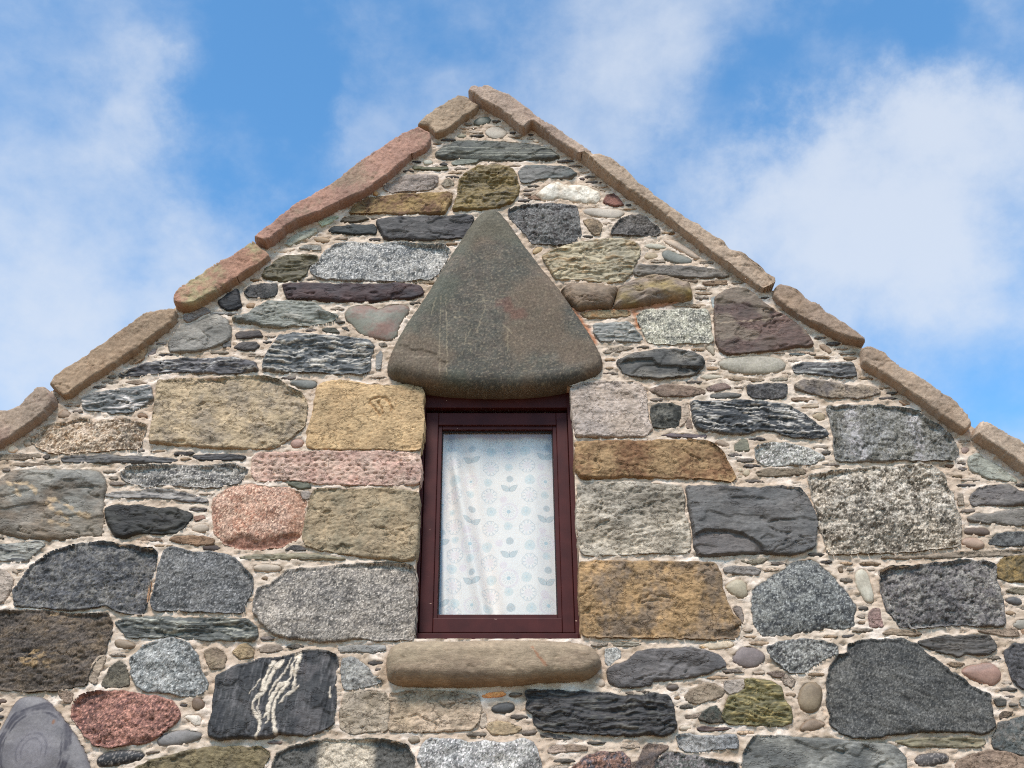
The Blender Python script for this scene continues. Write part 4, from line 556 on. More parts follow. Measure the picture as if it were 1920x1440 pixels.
def line_field(key, P, w):
    """closeness (0..1) to the traced lines of one kind"""
    best = np.full(len(P), 9.0)
    for ln in LINES[key]:
        W = P + 0.004*np.stack([gnoise(P[:,0]*60, P[:,1]*60, 5), gnoise(P[:,0]*60, P[:,1]*60, 9)], 1)
        d, _ = seg_dist(ln, W, False); best = np.minimum(best, d)
    wv = np.clip(1+1.1*fbm(P[:,0]*22, P[:,1]*22, 3, 77), .4, 1.9)
    return 1-smooth(w*.6, w*1.3, best/wv)

def stone_geo(kind, c1, c2, prot, opt, pts, seed, h=None, depth=0.12):
    rnd = random.Random(seed)
    poly = np.array(pts, float).reshape(-1, 2)/1000.0
    x, y = poly[:,0], poly[:,1]
    area = abs((x*np.roll(y,-1)-y*np.roll(x,-1)).sum())/2; size = math.sqrt(area)
    hh = h or min(.0042, max(.0019, size/20))
    ragged = {'rgh':.0046,'sch':.0042,'sla':.0032,'sst':.0032,'smo':.0008,'qtz':.003,'cop':.0020,'lin':.0015,'sil':.0012}[kind]
    ragged = min(ragged, size*.03)
    poly = chaikin(poly, 2) if kind in ('smo','lin','sil') else chaikin(poly, 1, .06)
    poly, t, per = resample(poly, max(hh*1.2, .004)); grow = 0.0 if kind in ('cop','lin','sil') or h else min(.0062, size*.05)
    tan = np.roll(poly,-1,0)-np.roll(poly,1,0); tan /= (np.linalg.norm(tan,axis=1,keepdims=True)+1e-9)
    nrm = np.stack([tan[:,1], -tan[:,0]], 1)
    w = np.sin(t/per*2*math.pi); ex = fbm(t*24+seed*3.3, w+seed, 4, seed); ex2 = gnoise(t*150, t*0+seed, seed+3)
    if (x*np.roll(y,-1)-y*np.roll(x,-1)).sum() < 0: nrm = -nrm
    poly = poly + nrm*((ex*1.6+ex2*.5)*ragged+grow)[:,None]
    lo = poly.min(0)-hh*1.5; hi = poly.max(0)+hh*1.5
    nx = int((hi[0]-lo[0])/hh)+2; nz = int((hi[1]-lo[1])/hh)+2
    gx, gz = np.meshgrid(lo[0]+np.arange(nx)*hh, lo[1]+np.arange(nz)*hh); P = np.stack([gx.ravel(), gz.ravel()], 1)
    d, cp = seg_dist(poly, P); ins = inside(poly, P); sdv = np.where(ins, d, -d)
    snap = ins & (d < hh*1.0); outv = ~ins
    Pn = P.copy(); Pn[snap] = cp[snap]; Pn[outv] = cp[outv]
    dd = np.where(ins & ~snap, d, 0.0); dmax = max(dd.max(), 1e-4)
    cen = poly.mean(0); X, Z = Pn[:,0], Pn[:,1]; S = seed*1.37
    prot = prot/1000.0*(1.0 if kind in ('cop','lin','sil') or prot > 40 else .8); o = opt
    ang = math.radians(o.get('ang', rnd.uniform(-5, 5))); ca, sa = math.cos(ang), math.sin(ang)
    U = (X-cen[0])*ca+(Z-cen[1])*sa; W = -(X-cen[0])*sa+(Z-cen[1])*ca
    an = o.get('aniso', 1.0)
    def scarp(f, K, s, ax=1.0):
        n = fbm(U*f/ax+S*1.3+.35*gnoise(U*f*2, W*f*2, seed+s+1), W*f+S*.4, 4, seed+s)*K; fl = np.floor(n); return (fl+smooth(.72,1.0,n-fl))/K
    fb = lambda f, oc=4, s=0, ax=1.0: fbm(U*f/ax+S, W*f+S*.7, oc, seed+s)
    C1, C2 = lin(c1), lin(c2)
    mixf = np.zeros(len(P)); extra = None; nz_ = np.zeros(len(P))
    tiltx, tiltz = rnd.uniform(-.05,.05), rnd.uniform(-.06,.06)
    tilt = (X-cen[0])*tiltx+(Z-cen[1])*tiltz
    if kind in ('smo','qtz','lin','sil') or o.get('round'):
        R = dmax*(.95 if kind == 'smo' else .62 if kind == 'sil' else .75) if kind != 'lin' else .065
        if o.get('round'): R = min(dmax*.9, .06)
        tt = np.clip(dd/R, 0, 1); prof = prot*np.sqrt(np.clip(1-(1-tt)**2, 0, 1)); edge = tt
        prof = np.where(prof < .002, .002, prof)
    else:
        R = {'rgh':.007,'sch':.005,'sla':.004,'sst':.005,'cop':.006}[kind]*rnd.uniform(.7,1.3); R = min(R, dmax*.6)
        rv = np.clip(1+1.6*fbm(X*16+S, Z*16, 3, seed+70), .25, 3.2); ev = np.clip(.76+.4*fbm(X*11, Z*11+S, 3, seed+71), .5, .98)
        tt = np.clip(dd/(R*rv), 0, 1); prof = prot*(ev+(1-ev)*np.sqrt(np.clip(1-(1-tt)**2, 0, 1))); edge = tt
        # broken arrises: corners knocked off here and there
        kn = smooth(.12,.42,fbm(X*9+S*2, Z*9, 3, seed+72)); prof = prof-kn*prot*(.36 if kind != 'cop' else .10)*(1-smooth(0,.030*min(1,size/.2),dd+.008*fbm(X*40,Z*40,3,seed+73)))
    e = smooth(0, 1, np.clip(dd/.010, 0, 1))
    sc = min(1.0, size/.16)
    if kind == 'rgh':
        k = 1.1 if o.get('rough') or o.get('lichen') else (.42 if o.get('fine') else .75)
        fac = np.full(len(P), 9.0)
        for i in range(7):
            a = rnd.uniform(0, 2*math.pi); sl = rnd.uniform(.05, .34)*(.5 if o.get('fine') else 1)
            r0 = rnd.uniform(.2, .8)*dmax
            fac = np.minimum(fac, -sl*((U*math.cos(a)+W*math.sin(a))-r0))
        fac = np.minimum(fac, .004)
        nz_ = k*(.0075*fb(9,3,1,an)-.0075*np.abs(fb(22,3,2,an))+.0050*fb(52,3,3,an)-.0045*np.abs(fb(85,2,7,an))+.0024*fb(140,2,4,an)+.012*scarp(12,3.2,101,an)+.006*scarp(34,2.2,103,an*1.3)) + np.maximum(fac,-.02)*.9
        mixf = smooth(-.30, .42, fb(20,3,5,an)*.7+fb(75,3,6,an)*.75)
    elif kind == 'sch':
        st = o.get('str', 1.0)
        wv = fb(7,3,8)*.02
        if o.get('contort'): wv = fb(9,3,8)*.06
        Wb = W+wv
        lay = fbm(U*7+S, Wb*75, 4, seed+9); lay2 = fbm(U*16+S, Wb*190, 2, seed+10)
        step = fbm(U*5+S, Wb*34, 2, seed+11)
        nz_ = .0085*lay+.0032*lay2+.020*scarp(11,3.0,109,3.0)+.006*fb(8,3,12)
        mixf = smooth(.14, .44, lay*.8+lay2*.45+fb(10,2,13)*.35)*min(1.0, st)
        if st > 1.1: mixf = smooth(.10, .36, lay*.7+lay2*.6+fb(10,2,13)*.3)
    elif kind == 'sla':
        stp = fb(7,3,14,2.0)
        nz_ = .006*fb(5,3,1)-.003*np.abs(fb(24,3,3,2.5))+.0055*smooth(-.05,.02,stp)-.0055*smooth(.25,.30,fb(9,3,15,2.2))+.0018*fb(45,3,2,2)
        mixf = smooth(-.35,.5, fb(11,4,5,1.6))
    elif kind == 'sst':
        k = .24 if o.get('smooth') else (1.1 if o.get('rough') else .75)
        nz_ = k*(.0055*fb(11,3,1)-.0055*np.abs(fb(30,3,2,1.5))+.0034*fb(80,3,3)-.004*smooth(.18,.34,fb(34,3,4,1.8))+.009*scarp(8,3.0,105,1.6)+.0045*scarp(26,2.2,107,1.8))
        if o.get('chip'): nz_ -= .009*smooth(.12,.20, fb(6,3,21)-.0)*smooth(.10,.0,dd)
        mixf = smooth(-.35,.45, fb(8,4,5)*.8+fb(50,3,6)*.35)
    elif kind in ('smo','sil'):
        nz_ = .0035*fb(9,2,1)*sc+.0007*fb(60,2,2); mixf = smooth(-.4,.5, fb(14,4,5,2.0)+fb(80,2,6)*.25)
        if kind == 'sil': nz_ = .005*fb(6,3,1)+.0016*fb(40,3,2,2)-.004*smooth(.25,.4,fb(16,3,3,2)); mixf = smooth(-.35,.4, fb(9,4,5,4.0)+fb(50,3,6,3)*.4)
    elif kind == 'qtz':
        nz_ = .006*fb(22,3,1)+.003*np.abs(fb(50,2,2)); mixf = smooth(-.1,.5, fb(16,4,5))
    elif kind == 'cop':
        nz_ = .003*fb(5,2,1)+.0016*fb(34,3,2)+.0016*fb(85,3,3)-.0035*smooth(.24,.36,fbm(X*34+S,Z*18,3,seed+7))+.003*scarp(14,2.0,111,1.3)
        mixf = smooth(-.2,.4, fb(4,3,5)*.9+fb(40,3,6)*.35)
    elif kind == 'lin':
        nz_ = .006*fb(4,3,1)+.0008*fb(90,2,2); mixf = smooth(-.35,.45, fb(4,3,5)*.5+fb(30,4,6)*.7)
    if kind in ('sst','rgh','sla','sch','cop') and not o.get('smooth') and not o.get('fine'):
        cf = 7.0 if size > .18 else 12.0; ca_ = 1.0 if kind == 'rgh' else 2.2
        ck = np.abs(fbm(U*cf/ca_+S*3.1, W*cf+S*1.9, 4, seed+120)); ck = (1-smooth(.012,.045,ck))*smooth(-.02,.22,fbm(U*6+S, W*6-S, 2, seed+121))
        nz_ = nz_-(.008 if kind != 'cop' else .004)*ck
    if o.get('lump'): nz_ = nz_*.6+.012*fb(16,2,31)
    z = prof + tilt*edge + nz_*e*sc
    col = C1[None]*(1-mixf[:,None])+C2[None]*mixf[:,None]
    # overall hue drift inside the stone
    tx = {'rgh':1.5,'sch':1.3,'sla':1.2,'sst':1.2,'cop':1.0,'lin':1.3}.get(kind, .6)
    hv = fb(5,3,40); col = col*np.clip(1+.26*tx*hv[:,None]*np.array([1.0,.92,.80])[None], .4, 1.9)
    col = col*np.clip(1+.22*tx*fb(22,4,41,1.5)+.20*tx*fb(80,3,42,1.3), .35, 2.0)[:,None]
    def blend(mask, rgb):
        nonlocal col
        col = col*(1-mask[:,None])+lin(rgb)[None]*mask[:,None]
    if kind == 'rgh' and (o.get('fine') or size > .12):
        blend(.70*smooth(.22,.40,fb(150,3,50)), tuple(min(255,int(v*1.45)) for v in c1)); blend(.75*smooth(.22,.40,fb(160,3,51)), tuple(int(v*.42) for v in c2))
    if o.get('patch'):
        m = smooth(.12,.30, fb(10,4,61,2.6))*smooth(.10,.24,fb(60,3,62,2)+.15)*smooth(-.08,.05,-(X-cen[0])); blend(m*.8, (168,146,108))
        z += m*.004*e
    if o.get('ring'):
        q = LINES['ring'][0][0]; rr = np.hypot((X-q[0]), (Z-q[1])*.78)+.013*fb(8,3,63)
        for r0, wd in ((.116,.0045),(.127,.003),(.103,.002),(.052,.002),(.036,.0015)): blend(.92*smooth(-.55,.05,fb(18,3,65))*(1-smooth(wd*.6,wd*2.2,np.abs(rr-r0))), (62,60,68))
        blend(.5*(1-smooth(.03,.10,rr)), (132,132,138))
        q2 = q+np.array([.05,.10]); blend(.8*(1-smooth(.004,.012,np.hypot((X-q2[0])*1.5,Z-q2[1]))), (130,88,50))
    if o.get('vein'):
        st_ = fbm(U*9+S, W*110, 3, seed+64); z += .0035*st_*e; blend(.30*smooth(.10,.6,st_), (140,141,142)); m = line_field('vein', Pn, .0060); m = np.maximum(m, .85*line_field('thinvein', Pn, .0030)); blend(m, (210,204,186)); z += m*.003*e
        gp = smooth(.0,.25,fb(6,3,66)); blend(gp*.35*(1-m), (112,110,110))
    if o.get('diag'):
        m = line_field('diag', Pn, .008)*smooth(-.35,.1,fb(26,3,67)); blend(m*.75, (196,176,140))
        m2 = smooth(.15,-.15, Z-cen[1]+.06); blend(.22*smooth(.0,.3,fb(7,3,68)), (158,138,114)); blend(.5*smooth(-.02,-.14,Z-cen[1]+.05*fb(6,3,69)), (118,106,86))
    if o.get('carve'):
        m = line_field('carve', Pn, .0042); z -= m*.0075; blend(m*.35, (150,112,66))
        pit = smooth(.42,.52, fbm(X*70, Z*90, 2, 71)); z -= pit*.004*e
    if o.get('bite'):
        d1, _ = seg_dist(LINES['bite'][0], Pn); i1 = inside(LINES['bite'][0], Pn)
        m = np.where(i1, smooth(0,.006,d1), 0); z -= m*(.016+.0*X); blend(.5*m, (98,92,88))
    if o.get('layer'):
        d1, _ = seg_dist(LINES['layer'][0], Pn); i1 = inside(LINES['layer'][0], Pn); m = np.where(i1, smooth(0,.006,d1), 0); z -= m*.014*e
    if o.get('hair'):
        m = line_field('hair', Pn, .0024); blend(m*.7, (176,160,138))
        m = smooth(.05,.3,fb(6,3,72)+ (Z-cen[1])*2.0); blend(m*.5, (134,126,108))
    if o.get('tool'):
        rows = 7; rz = (Z-cen[1])/.020+gnoise(X*8,Z*8,73)*.35; ri = np.floor(rz); fz = rz-ri
        rx = X/.034+ri*.43+_hash(ri.astype(np.int64), ri.astype(np.int64)*0, 7)/4294967296.0; ci = np.floor(rx); fx = rx-ci
        on = (_hash(ri.astype(np.int64), ci.astype(np.int64), 11)/4294967296.0) > .36
        m = on*smooth(.22,.42,fz)*(1-smooth(.52,.62,fz))*smooth(.10,.45,fx)*(1-smooth(.62,.70,fx)); z -= m*.010*e
    if o.get('stripe'):
        for r0 in (-.012,-.026,.012): blend(.55*(1-smooth(.0012,.0034,np.abs(W-r0+.004*fb(6,2,74)))), (168,172,158))
    if o.get('low'):
        m = smooth(-.075,-.10, Z-cen[1]+.03*fb(9,3,75)); z -= m*.014*e; blend(m*.8, (146,108,92)); blend(.35*smooth(.10,.14,X-cen[0]+.03*fb(14,3,76)), (172,134,106))
    if o.get('split'):
        f = np.abs((X-cen[0])-.0+.02*fb(10,3,77)); m = 1-smooth(.07,.11,f); col = lin((92,93,89))[None]*(1-m[:,None])*(1+.25*fb(60,3,78))[:,None]+lin((188,182,164))[None]*m[:,None]*(1+.2*fb(60,3,79))[:,None]
    if o.get('lichen'):
        m = smooth(.05,.35, fb(22,4,80)+fb(70,3,81)*.5)*smooth(-.12,.02,Z-cen[1]); blend(m*.8, (206,204,192))
        for q in ((-.03,-.02),(-.075,-.01)): blend(1-smooth(.006,.012,np.hypot(X-cen[0]-q[0], Z-cen[1]-q[1])), (226,224,210))
    if o.get('vstreak') and not o.get('fine'):
        m = (1-smooth(.012,.04,np.abs(X-cen[0]+.13+.02*fb(12,2,82))))+(1-smooth(.01,.03,np.abs(X-cen[0]-.12+.02*fb(12,2,83)))); blend(.65*np.clip(m,0,1)*smooth(-.3,.2,fb(40,3,84)), (186,188,190))
    if o.get('spk'): blend(.4*smooth(.2,.4,fb(120,2,85)), (190,186,178))
    if kind == 'lin':
        z += -line_field('crease', Pn, .016)*.005
        blend(.34*smooth(.16,.44,fbm(X*110+2*fb(20,2,90),Z*120,3,91)), (170,162,138)); blend(.45*smooth(.18,.42,fbm(X*90,Z*100,3,96)), (66,68,60)); blend(.35*smooth(-.1,.3,fb(3,3,92)), (126,108,88)); blend(.45*smooth(.0,.35,fb(3,3,93)+(cen[0]-.1-X)*1.2), (92,100,88))
        r_ = np.minimum.reduce([np.hypot(X-q[0],Z-q[1]) for q in LINES['red'][0]]); blend(.38*(1-smooth(.01,.05,r_+.04*fb(20,3,94))), (112,68,60))
        blend(.34*line_field('scr', Pn, .0020), (176,168,142))
    if kind == 'sil':
        blend(.6*line_field('silred', Pn, .004), (150,96,66)); blend(.4*smooth(.0,.3,fb(6,3,95,3.0)), (150,142,120))
    mcol = col[ins].mean(0); rim = outv | snap; col[rim] = col[rim]*.3+mcol[None]*.7
    col = np.clip(col, .004, .95)
    back = np.where(outv, 1, 0).astype(bool)
    Y = -z; Y[snap] = -np.maximum(z[snap], .001); Y[back] = depth
    V = np.stack([X, Y, Z], 1)
    idx = np.arange(nx*nz).reshape(nz, nx)
    Q = np.stack([idx[:-1,:-1].ravel(), idx[:-1,1:].ravel(), idx[1:,1:].ravel(), idx[1:,:-1].ravel()], 1)
    Q = Q[ins[Q].any(1)]
    used = np.unique(Q); rm = np.full(nx*nz, -1, np.int64); rm[used] = np.arange(len(used))
    return V[used], rm[Q], col[used], poly
POLYS = []; PROTS = []

# ------------------------------------------------------------------ ground and cottage
ground = mesh_obj('ground', [(-300,-300,0),(300,-300,0),(300,300,0),(-300,300,0)], [(0,1,2,3)], None, M_GROUND); tag(ground, kind='structure')
cottage = bpy.data.objects.new('stone_cottage', None); COLL.objects.link(cottage)
tag(cottage, 'rubble stone cottage gable with coped edges and a small maroon window', 'house')

# traced stones first: the mortar needs their outlines
built = []
for i, (kind, c1, c2, prot, opt, pts) in enumerate(STONES):
    built.append((kind, opt, stone_geo(kind, c1, c2, prot, opt, pts, 100+i)))
for g, s_ in zip(built, STONES): POLYS.append(g[2][3]); PROTS.append(.8*min(s_[3],26)/1000*(.35 if s_[0] in ('smo','qtz') or s_[4].get('round') else .85))
spec = [(k, stone_geo(k, c1, c2, pr, op, pts, 900+i, None, .16)) for i, (k, c1, c2, pr, op, pts) in enumerate(SPECIAL)]
for g in spec: POLYS.append(g[1][3]); PROTS.append(.006)
cops = [stone_geo('cop', c1, c2, pr, op, pts, 950+i, .005, .38) for i, (k, c1, c2, pr, op, pts) in enumerate(COPING)]
# one more coping stone on each rake, just outside the picture
for (k, c1, c2, pr, op, pts), sg in ((COPING[0], -1), (COPING[-1], 1)):
    q = np.array(pts, float).reshape(-1, 2); L_ = (q[:,0].max()-q[:,0].min())+14
    q = q+np.array([sg*L_, -L_*.885]); cops.append(stone_geo('cop', c1, c2, pr, op, q.ravel().tolist(), 990+sg, .008, .38))
for g in cops: POLYS.append(g[3]); PROTS.append(.012)

# outline of the gable
EAVE = 2.75; HALF = 3.05
top = LINES['walltop'][0]
wall_top = np.vstack([[(-HALF, EAVE)], top, [(HALF, EAVE)]])
WX0, WX1, WZ0, WZ1 = -.366, .249, 2.672, 3.73          # window opening
SH = .0075
def in_open(X, Z, g=0.0):
    Xs = X+(Z-3.2)*SH
    return (Xs > WX0-g) & (Xs < WX1+g) & (Z > WZ0-g) & (Z < WZ1+g)

# plain rubble carrying on beyond the traced stones, below and to the sides
extra = []
rr = random.Random(5)
pal = [('sst',(165,150,120),(140,128,104)),('rgh',(110,112,110),(80,84,86)),('rgh',(160,155,146),(115,112,108)),('sla',(110,106,106),(90,88,90)),('sch',(90,94,94),(160,160,154)),('rgh',(90,96,98),(120,122,120)),('sst',(160,134,92),(130,110,80))]
def frame_edge(z): return 1.80+(z-2.2)*.235
def rubble(x0, x1, z0, z1):
    topz = np.interp([x0, x1], wall_top[:,0], wall_top[:,1]).min()
    if z1 > topz-.10: return
    j = lambda: rr.uniform(-.016,.016)
    mx, mz = (x0+x1)/2, (z0+z1)/2
    p = [(x0+j(),z0+j()),(mx+j(),z0+j()*.8),(x1+j(),z0+j()),(x1+j(),mz+j()),(x1+j(),z1+j()),(mx+j(),z1+j()*.8),(x0+j(),z1+j()),(x0+j(),mz+j())]
    k, a, b = rr.choice(pal)
    extra.append((k, stone_geo(k, a, b, rr.uniform(12,24), {}, [q*1000 for pp in p for q in pp], 2000+len(extra), .011, .06)))
zc = .05
while zc < 3.9:
    ht = rr.uniform(.12,.22)
    if zc+ht < 2.14:
        xc = -HALF+.05
        while xc < HALF-.1:
            wd = rr.uniform(.16,.46); rubble(xc, min(xc+wd, HALF-.02), zc, zc+ht); xc += wd+rr.uniform(.03,.05)
    else:
        for sg in (-1, 1):
            xc = frame_edge(zc+ht/2)+.035
            while xc < HALF-.1:
                wd = rr.uniform(.16,.40); xe = min(xc+wd, HALF-.02)
                rubble(min(sg*xc, sg*xe), max(sg*xc, sg*xe), max(zc, 2.16), zc+ht); xc += wd+rr.uniform(.03,.05)
    zc += ht+rr.uniform(.03,.045)
for g in extra: POLYS.append(g[1][3]); PROTS.append(.010)

# thin pinnings pressed into the wide joints
def pinnings():
    h = .006; x0, z0 = -2.1, 2.15; nx = int(4.2/h); nz = int(3.2/h)
    gx, gz = np.meshgrid(x0+np.arange(nx)*h, z0+np.arange(nz)*h); D = np.full((nz, nx), .05)
    for p in POLYS:
        lo = p.min(0)-.05; hi = p.max(0)+.05
        a0 = max(0, int((lo[0]-x0)/h)); a1 = min(nx, int((hi[0]-x0)/h)+2); b0 = max(0, int((lo[1]-z0)/h)); b1 = min(nz, int((hi[1]-z0)/h)+2)
        if a1 <= a0 or b1 <= b0: continue
        P = np.stack([gx[b0:b1,a0:a1].ravel(), gz[b0:b1,a0:a1].ravel()], 1); d, _ = seg_dist(p, P)
        D[b0:b1,a0:a1] = np.minimum(D[b0:b1,a0:a1], np.where(inside(p, P), 0, d).reshape(b1-b0, a1-a0))
    topz = np.interp(gx[0], wall_top[:,0], wall_top[:,1])
    D[gz > topz[None]-.03] = 0; D[in_open(gx, gz, .02)] = 0
    r = random.Random(21); out = []; tones = [(166,150,128),(140,134,122),(186,174,156),(128,122,114),(160,142,118),(112,108,104),(172,164,150),(94,92,90),(104,102,96)]
    for _ in range(420):
        j, i = np.unravel_index(np.argmax(D+.004*np.random.RandomState(_).rand(*D.shape)), D.shape); d0 = D[j, i]
        if d0 < .0095 or len(out) > 230: break
        l = i; rgt = i
        while l > 0 and D[j, l] > .0068 and i-l < 8: l -= 1
        while rgt < nx-1 and D[j, rgt] > .0068 and rgt-i < 8: rgt += 1
        xa, xb = gx[0, l]+.003, gx[0, rgt]-.003; zc_ = gz[j, 0]; th = min(d0*1.15, .018)*r.uniform(.55, 1.0)*.5
        if xb-xa > .014 and th > .003:
            w_ = xb-xa; sl = r.uniform(-.10, .10)*w_
            if r.random() < .15: k_, pr = 'smo', r.uniform(7, 11)
            else: k_, pr = r.choice(('sst','sla','sch')), r.uniform(5, 10)
            p = [(xa, zc_-sl*.5), (xa+w_*.2, zc_+th*r.uniform(.5,1)), (xa+w_*.6, zc_+th), (xb-w_*.1, zc_+th*r.uniform(.3,.9)+sl*.4), (xb, zc_+sl*.5), (xb-w_*.2, zc_-th*r.uniform(.5,1)), (xa+w_*.4, zc_-th), (xa+w_*.08, zc_-th*r.uniform(.2,.7))]
            kf = r.uniform(.88,1.08); c = tuple(v*kf for v in r.choice(tones))
            out.append((k_, stone_geo(k_, c, tuple(v*.88 for v in c), pr, {}, [q*1000 for pp in p for q in pp], 3000+len(out), .0034, .03)))
        D[max(0,j-3):j+4, max(0,l-2):rgt+3] = 0
    return out
pins = pinnings()
for g in pins: POLYS.append(g[1][3]); PROTS.append(.004)

# mortar face
def mortar():
    h = .006; x0, z0 = -HALF, 2.0
    nx = int(2*HALF/h)+1; nz = int((5.46-z0)/h)+1
    gx, gz = np.meshgrid(x0+np.arange(nx)*h, z0+np.arange(nz)*h)
    dist = np.full((nz, nx), .06); ins = np.full((nz, nx), 0.0); lift = np.zeros((nz, nx))
    for p, pr in zip(POLYS, PROTS):
        lo = p.min(0)-.03; hi = p.max(0)+.03
        a0 = max(0, int((lo[0]-x0)/h)); a1 = min(nx, int((hi[0]-x0)/h)+2); b0 = max(0, int((lo[1]-z0)/h)); b1 = min(nz, int((hi[1]-z0)/h)+2)
        if a1 <= a0 or b1 <= b0: continue
        P = np.stack([gx[b0:b1,a0:a1].ravel(), gz[b0:b1,a0:a1].ravel()], 1)
        d, q = seg_dist(p, P); i = inside(p, P); shp = (b1-b0, a1-a0)
        up = np.clip((P[:,1]-q[:,1])/(d+1e-6), -1, 1)*np.where(i, -1, 1)
        lf = pr*np.exp(-np.where(i, 0, d)/.014)*np.clip(.40+.14*up, 0, 1); lift[b0:b1,a0:a1] = np.maximum(lift[b0:b1,a0:a1], lf.reshape(shp))
        dist[b0:b1,a0:a1] = np.minimum(dist[b0:b1,a0:a1], np.where(i, 0, d).reshape(shp))
        ins[b0:b1,a0:a1] = np.maximum(ins[b0:b1,a0:a1], np.where(i, d, 0).reshape(shp))
    X = gx.ravel(); Z = gz.ravel(); D = dist.ravel(); I = ins.ravel()
    n1 = fbm(X*9, Z*12, 4, 3); n2 = fbm(X*34, Z*60, 4, 8); n3 = fbm(X*110, Z*150, 3, 12)
    z = .0045*n1+.0040*n2+.0012*n3 + .004*smooth(.02,.0,D)*(fbm(X*20,Z*20,3,17)+.2)
    # trowel ledges and stuck grit
    z += .005*smooth(.22,.40,fbm(X*26,Z*75,3,23)) - .006*smooth(.25,.42,fbm(X*30,Z*64,3,29))
    z += lift.ravel()*np.clip(.55+.8*fbm(X*8,Z*8,3,53), .05, .85)
    z -= .05*smooth(.003,.010,I)
    top_z = np.interp(X, wall_top[:,0], wall_top[:,1])
    base = lin((204,195,179)); pink = lin((190,176,157)); pale = lin((232,227,216)); dirt = lin((148,135,114))
    a = smooth(-.2,.25,fbm(X*2.6,Z*3.2,4,31)); b = smooth(.05,.45,fbm(X*7,Z*16,4,37)); c = smooth(.12,.5,fbm(X*12,Z*20,4,41))
    col = base[None]*(1-.75*a[:,None])+pink[None]*.75*a[:,None]
    col = col*(1-.7*b[:,None])+pale[None]*.7*b[:,None]; col = col*(1-.6*c[:,None])+dirt[None]*.6*c[:,None]
    col *= (1+.12*fbm(X*60,Z*80,3,43))[:,None]
    near = (X > .15) & (X < .95) & (Z > 3.6) & (Z < 4.4)
    st = np.zeros(len(X)); PP = np.stack([X[near], Z[near]], 1)
    best = np.full(len(PP), 9.0)
    for ln in LINES['stain']: best = np.minimum(best, seg_dist(ln, PP, False)[0])
    st[near] = (1-smooth(.004,.026,best+.012*fbm(PP[:,0]*30,PP[:,1]*20,3,47)))
    col = col*(1-.75*st[:,None])+lin((170,104,56))[None]*.75*st[:,None]
    V = np.stack([X, -z, Z], 1)
    keep_v = (Z <= top_z) & ~in_open(X, Z, .0)
    idx = np.arange(nx*nz).reshape(nz, nx)
    Q = np.stack([idx[:-1,:-1].ravel(), idx[:-1,1:].ravel(), idx[1:,1:].ravel(), idx[1:,:-1].ravel()], 1)
    deep = I > .03
    Q = Q[keep_v[Q].all(1) & ~deep[Q].all(1)]
    used = np.unique(Q); rm = np.full(nx*nz, -1, np.int64); rm[used] = np.arange(len(used))
    V = V[used]; col = col[used]; Q = rm[Q]
    # coarser sheet lower down the wall
    h2 = .03; mx = int(2*HALF/h2)+1; mz = int(2.02/h2)+1
    gx, gz = np.meshgrid(x0+np.arange(mx)*h2, np.linspace(0, 2.0, mz)); X = gx.ravel(); Z = gz.ravel()
    V2 = np.stack([X, -.004*fbm(X*9,Z*9,3,3), Z], 1); c2 = np.tile(base, (len(X),1))*(1+.1*fbm(X*8,Z*8,3,4))[:,None]
    idx = np.arange(mx*mz).reshape(mz, mx); Q2 = np.stack([idx[:-1,:-1].ravel(), idx[:-1,1:].ravel(), idx[1:,1:].ravel(), idx[1:,:-1].ravel()], 1)+len(V)
    return np.vstack([V, V2]), np.vstack([Q, Q2]), np.vstack([col, c2])
V, Q, col = mortar()
gable = mesh_obj('gable_wall', V, Q, np.clip(col,.01,.9), MAT['mor'], cottage)
tag(gable, 'gable wall of mixed rubble stones in pale mortar')

for kind, opt, (V, Q, col, p) in built:
    m = MAT['fin'] if kind == 'rgh' and opt.get('fine') else MAT[kind]
    small = (p.max(0)-p.min(0)).max() < .075
    o = mesh_obj('pebble' if small else 'stone', V, Q, col, m, gable)
    if 'label' in opt: o['label'] = opt['label']
(V, Q, col, p) = spec[0][1]; o = mesh_obj('lintel_stone', V, Q, col, MAT['lin'], gable); o['label'] = 'big dark triangular boulder over the window'
(V, Q, col, p) = spec[1][1]; o = mesh_obj('sill_stone', V, Q, col, MAT['sil'], gable); o['label'] = 'long rounded tan stone under the window'
for (V, Q, col, p) in cops: mesh_obj('coping_stone', V, Q, col, MAT['cop'], gable)
n = 0; VV = []; QQ = []; CC = []
for k, (V, Q, col, p) in extra: VV.append(V); QQ.append(Q+n); CC.append(col); n += len(V)
o = mesh_obj('rubble_stones', np.vstack(VV), np.vstack(QQ), np.vstack(CC), MAT['rgh'], gable); tag(o, kind='stuff')

n = 0; VV = []; QQ = []; CC = []
for k, (V, Q, col, p) in pins: VV.append(V); QQ.append(Q+n); CC.append(col); n += len(V)
o = mesh_obj('pinning_stones', np.vstack(VV), np.vstack(QQ), np.vstack(CC), MAT['sst'], gable); tag(o, kind='stuff')
print('pinnings', len(pins))

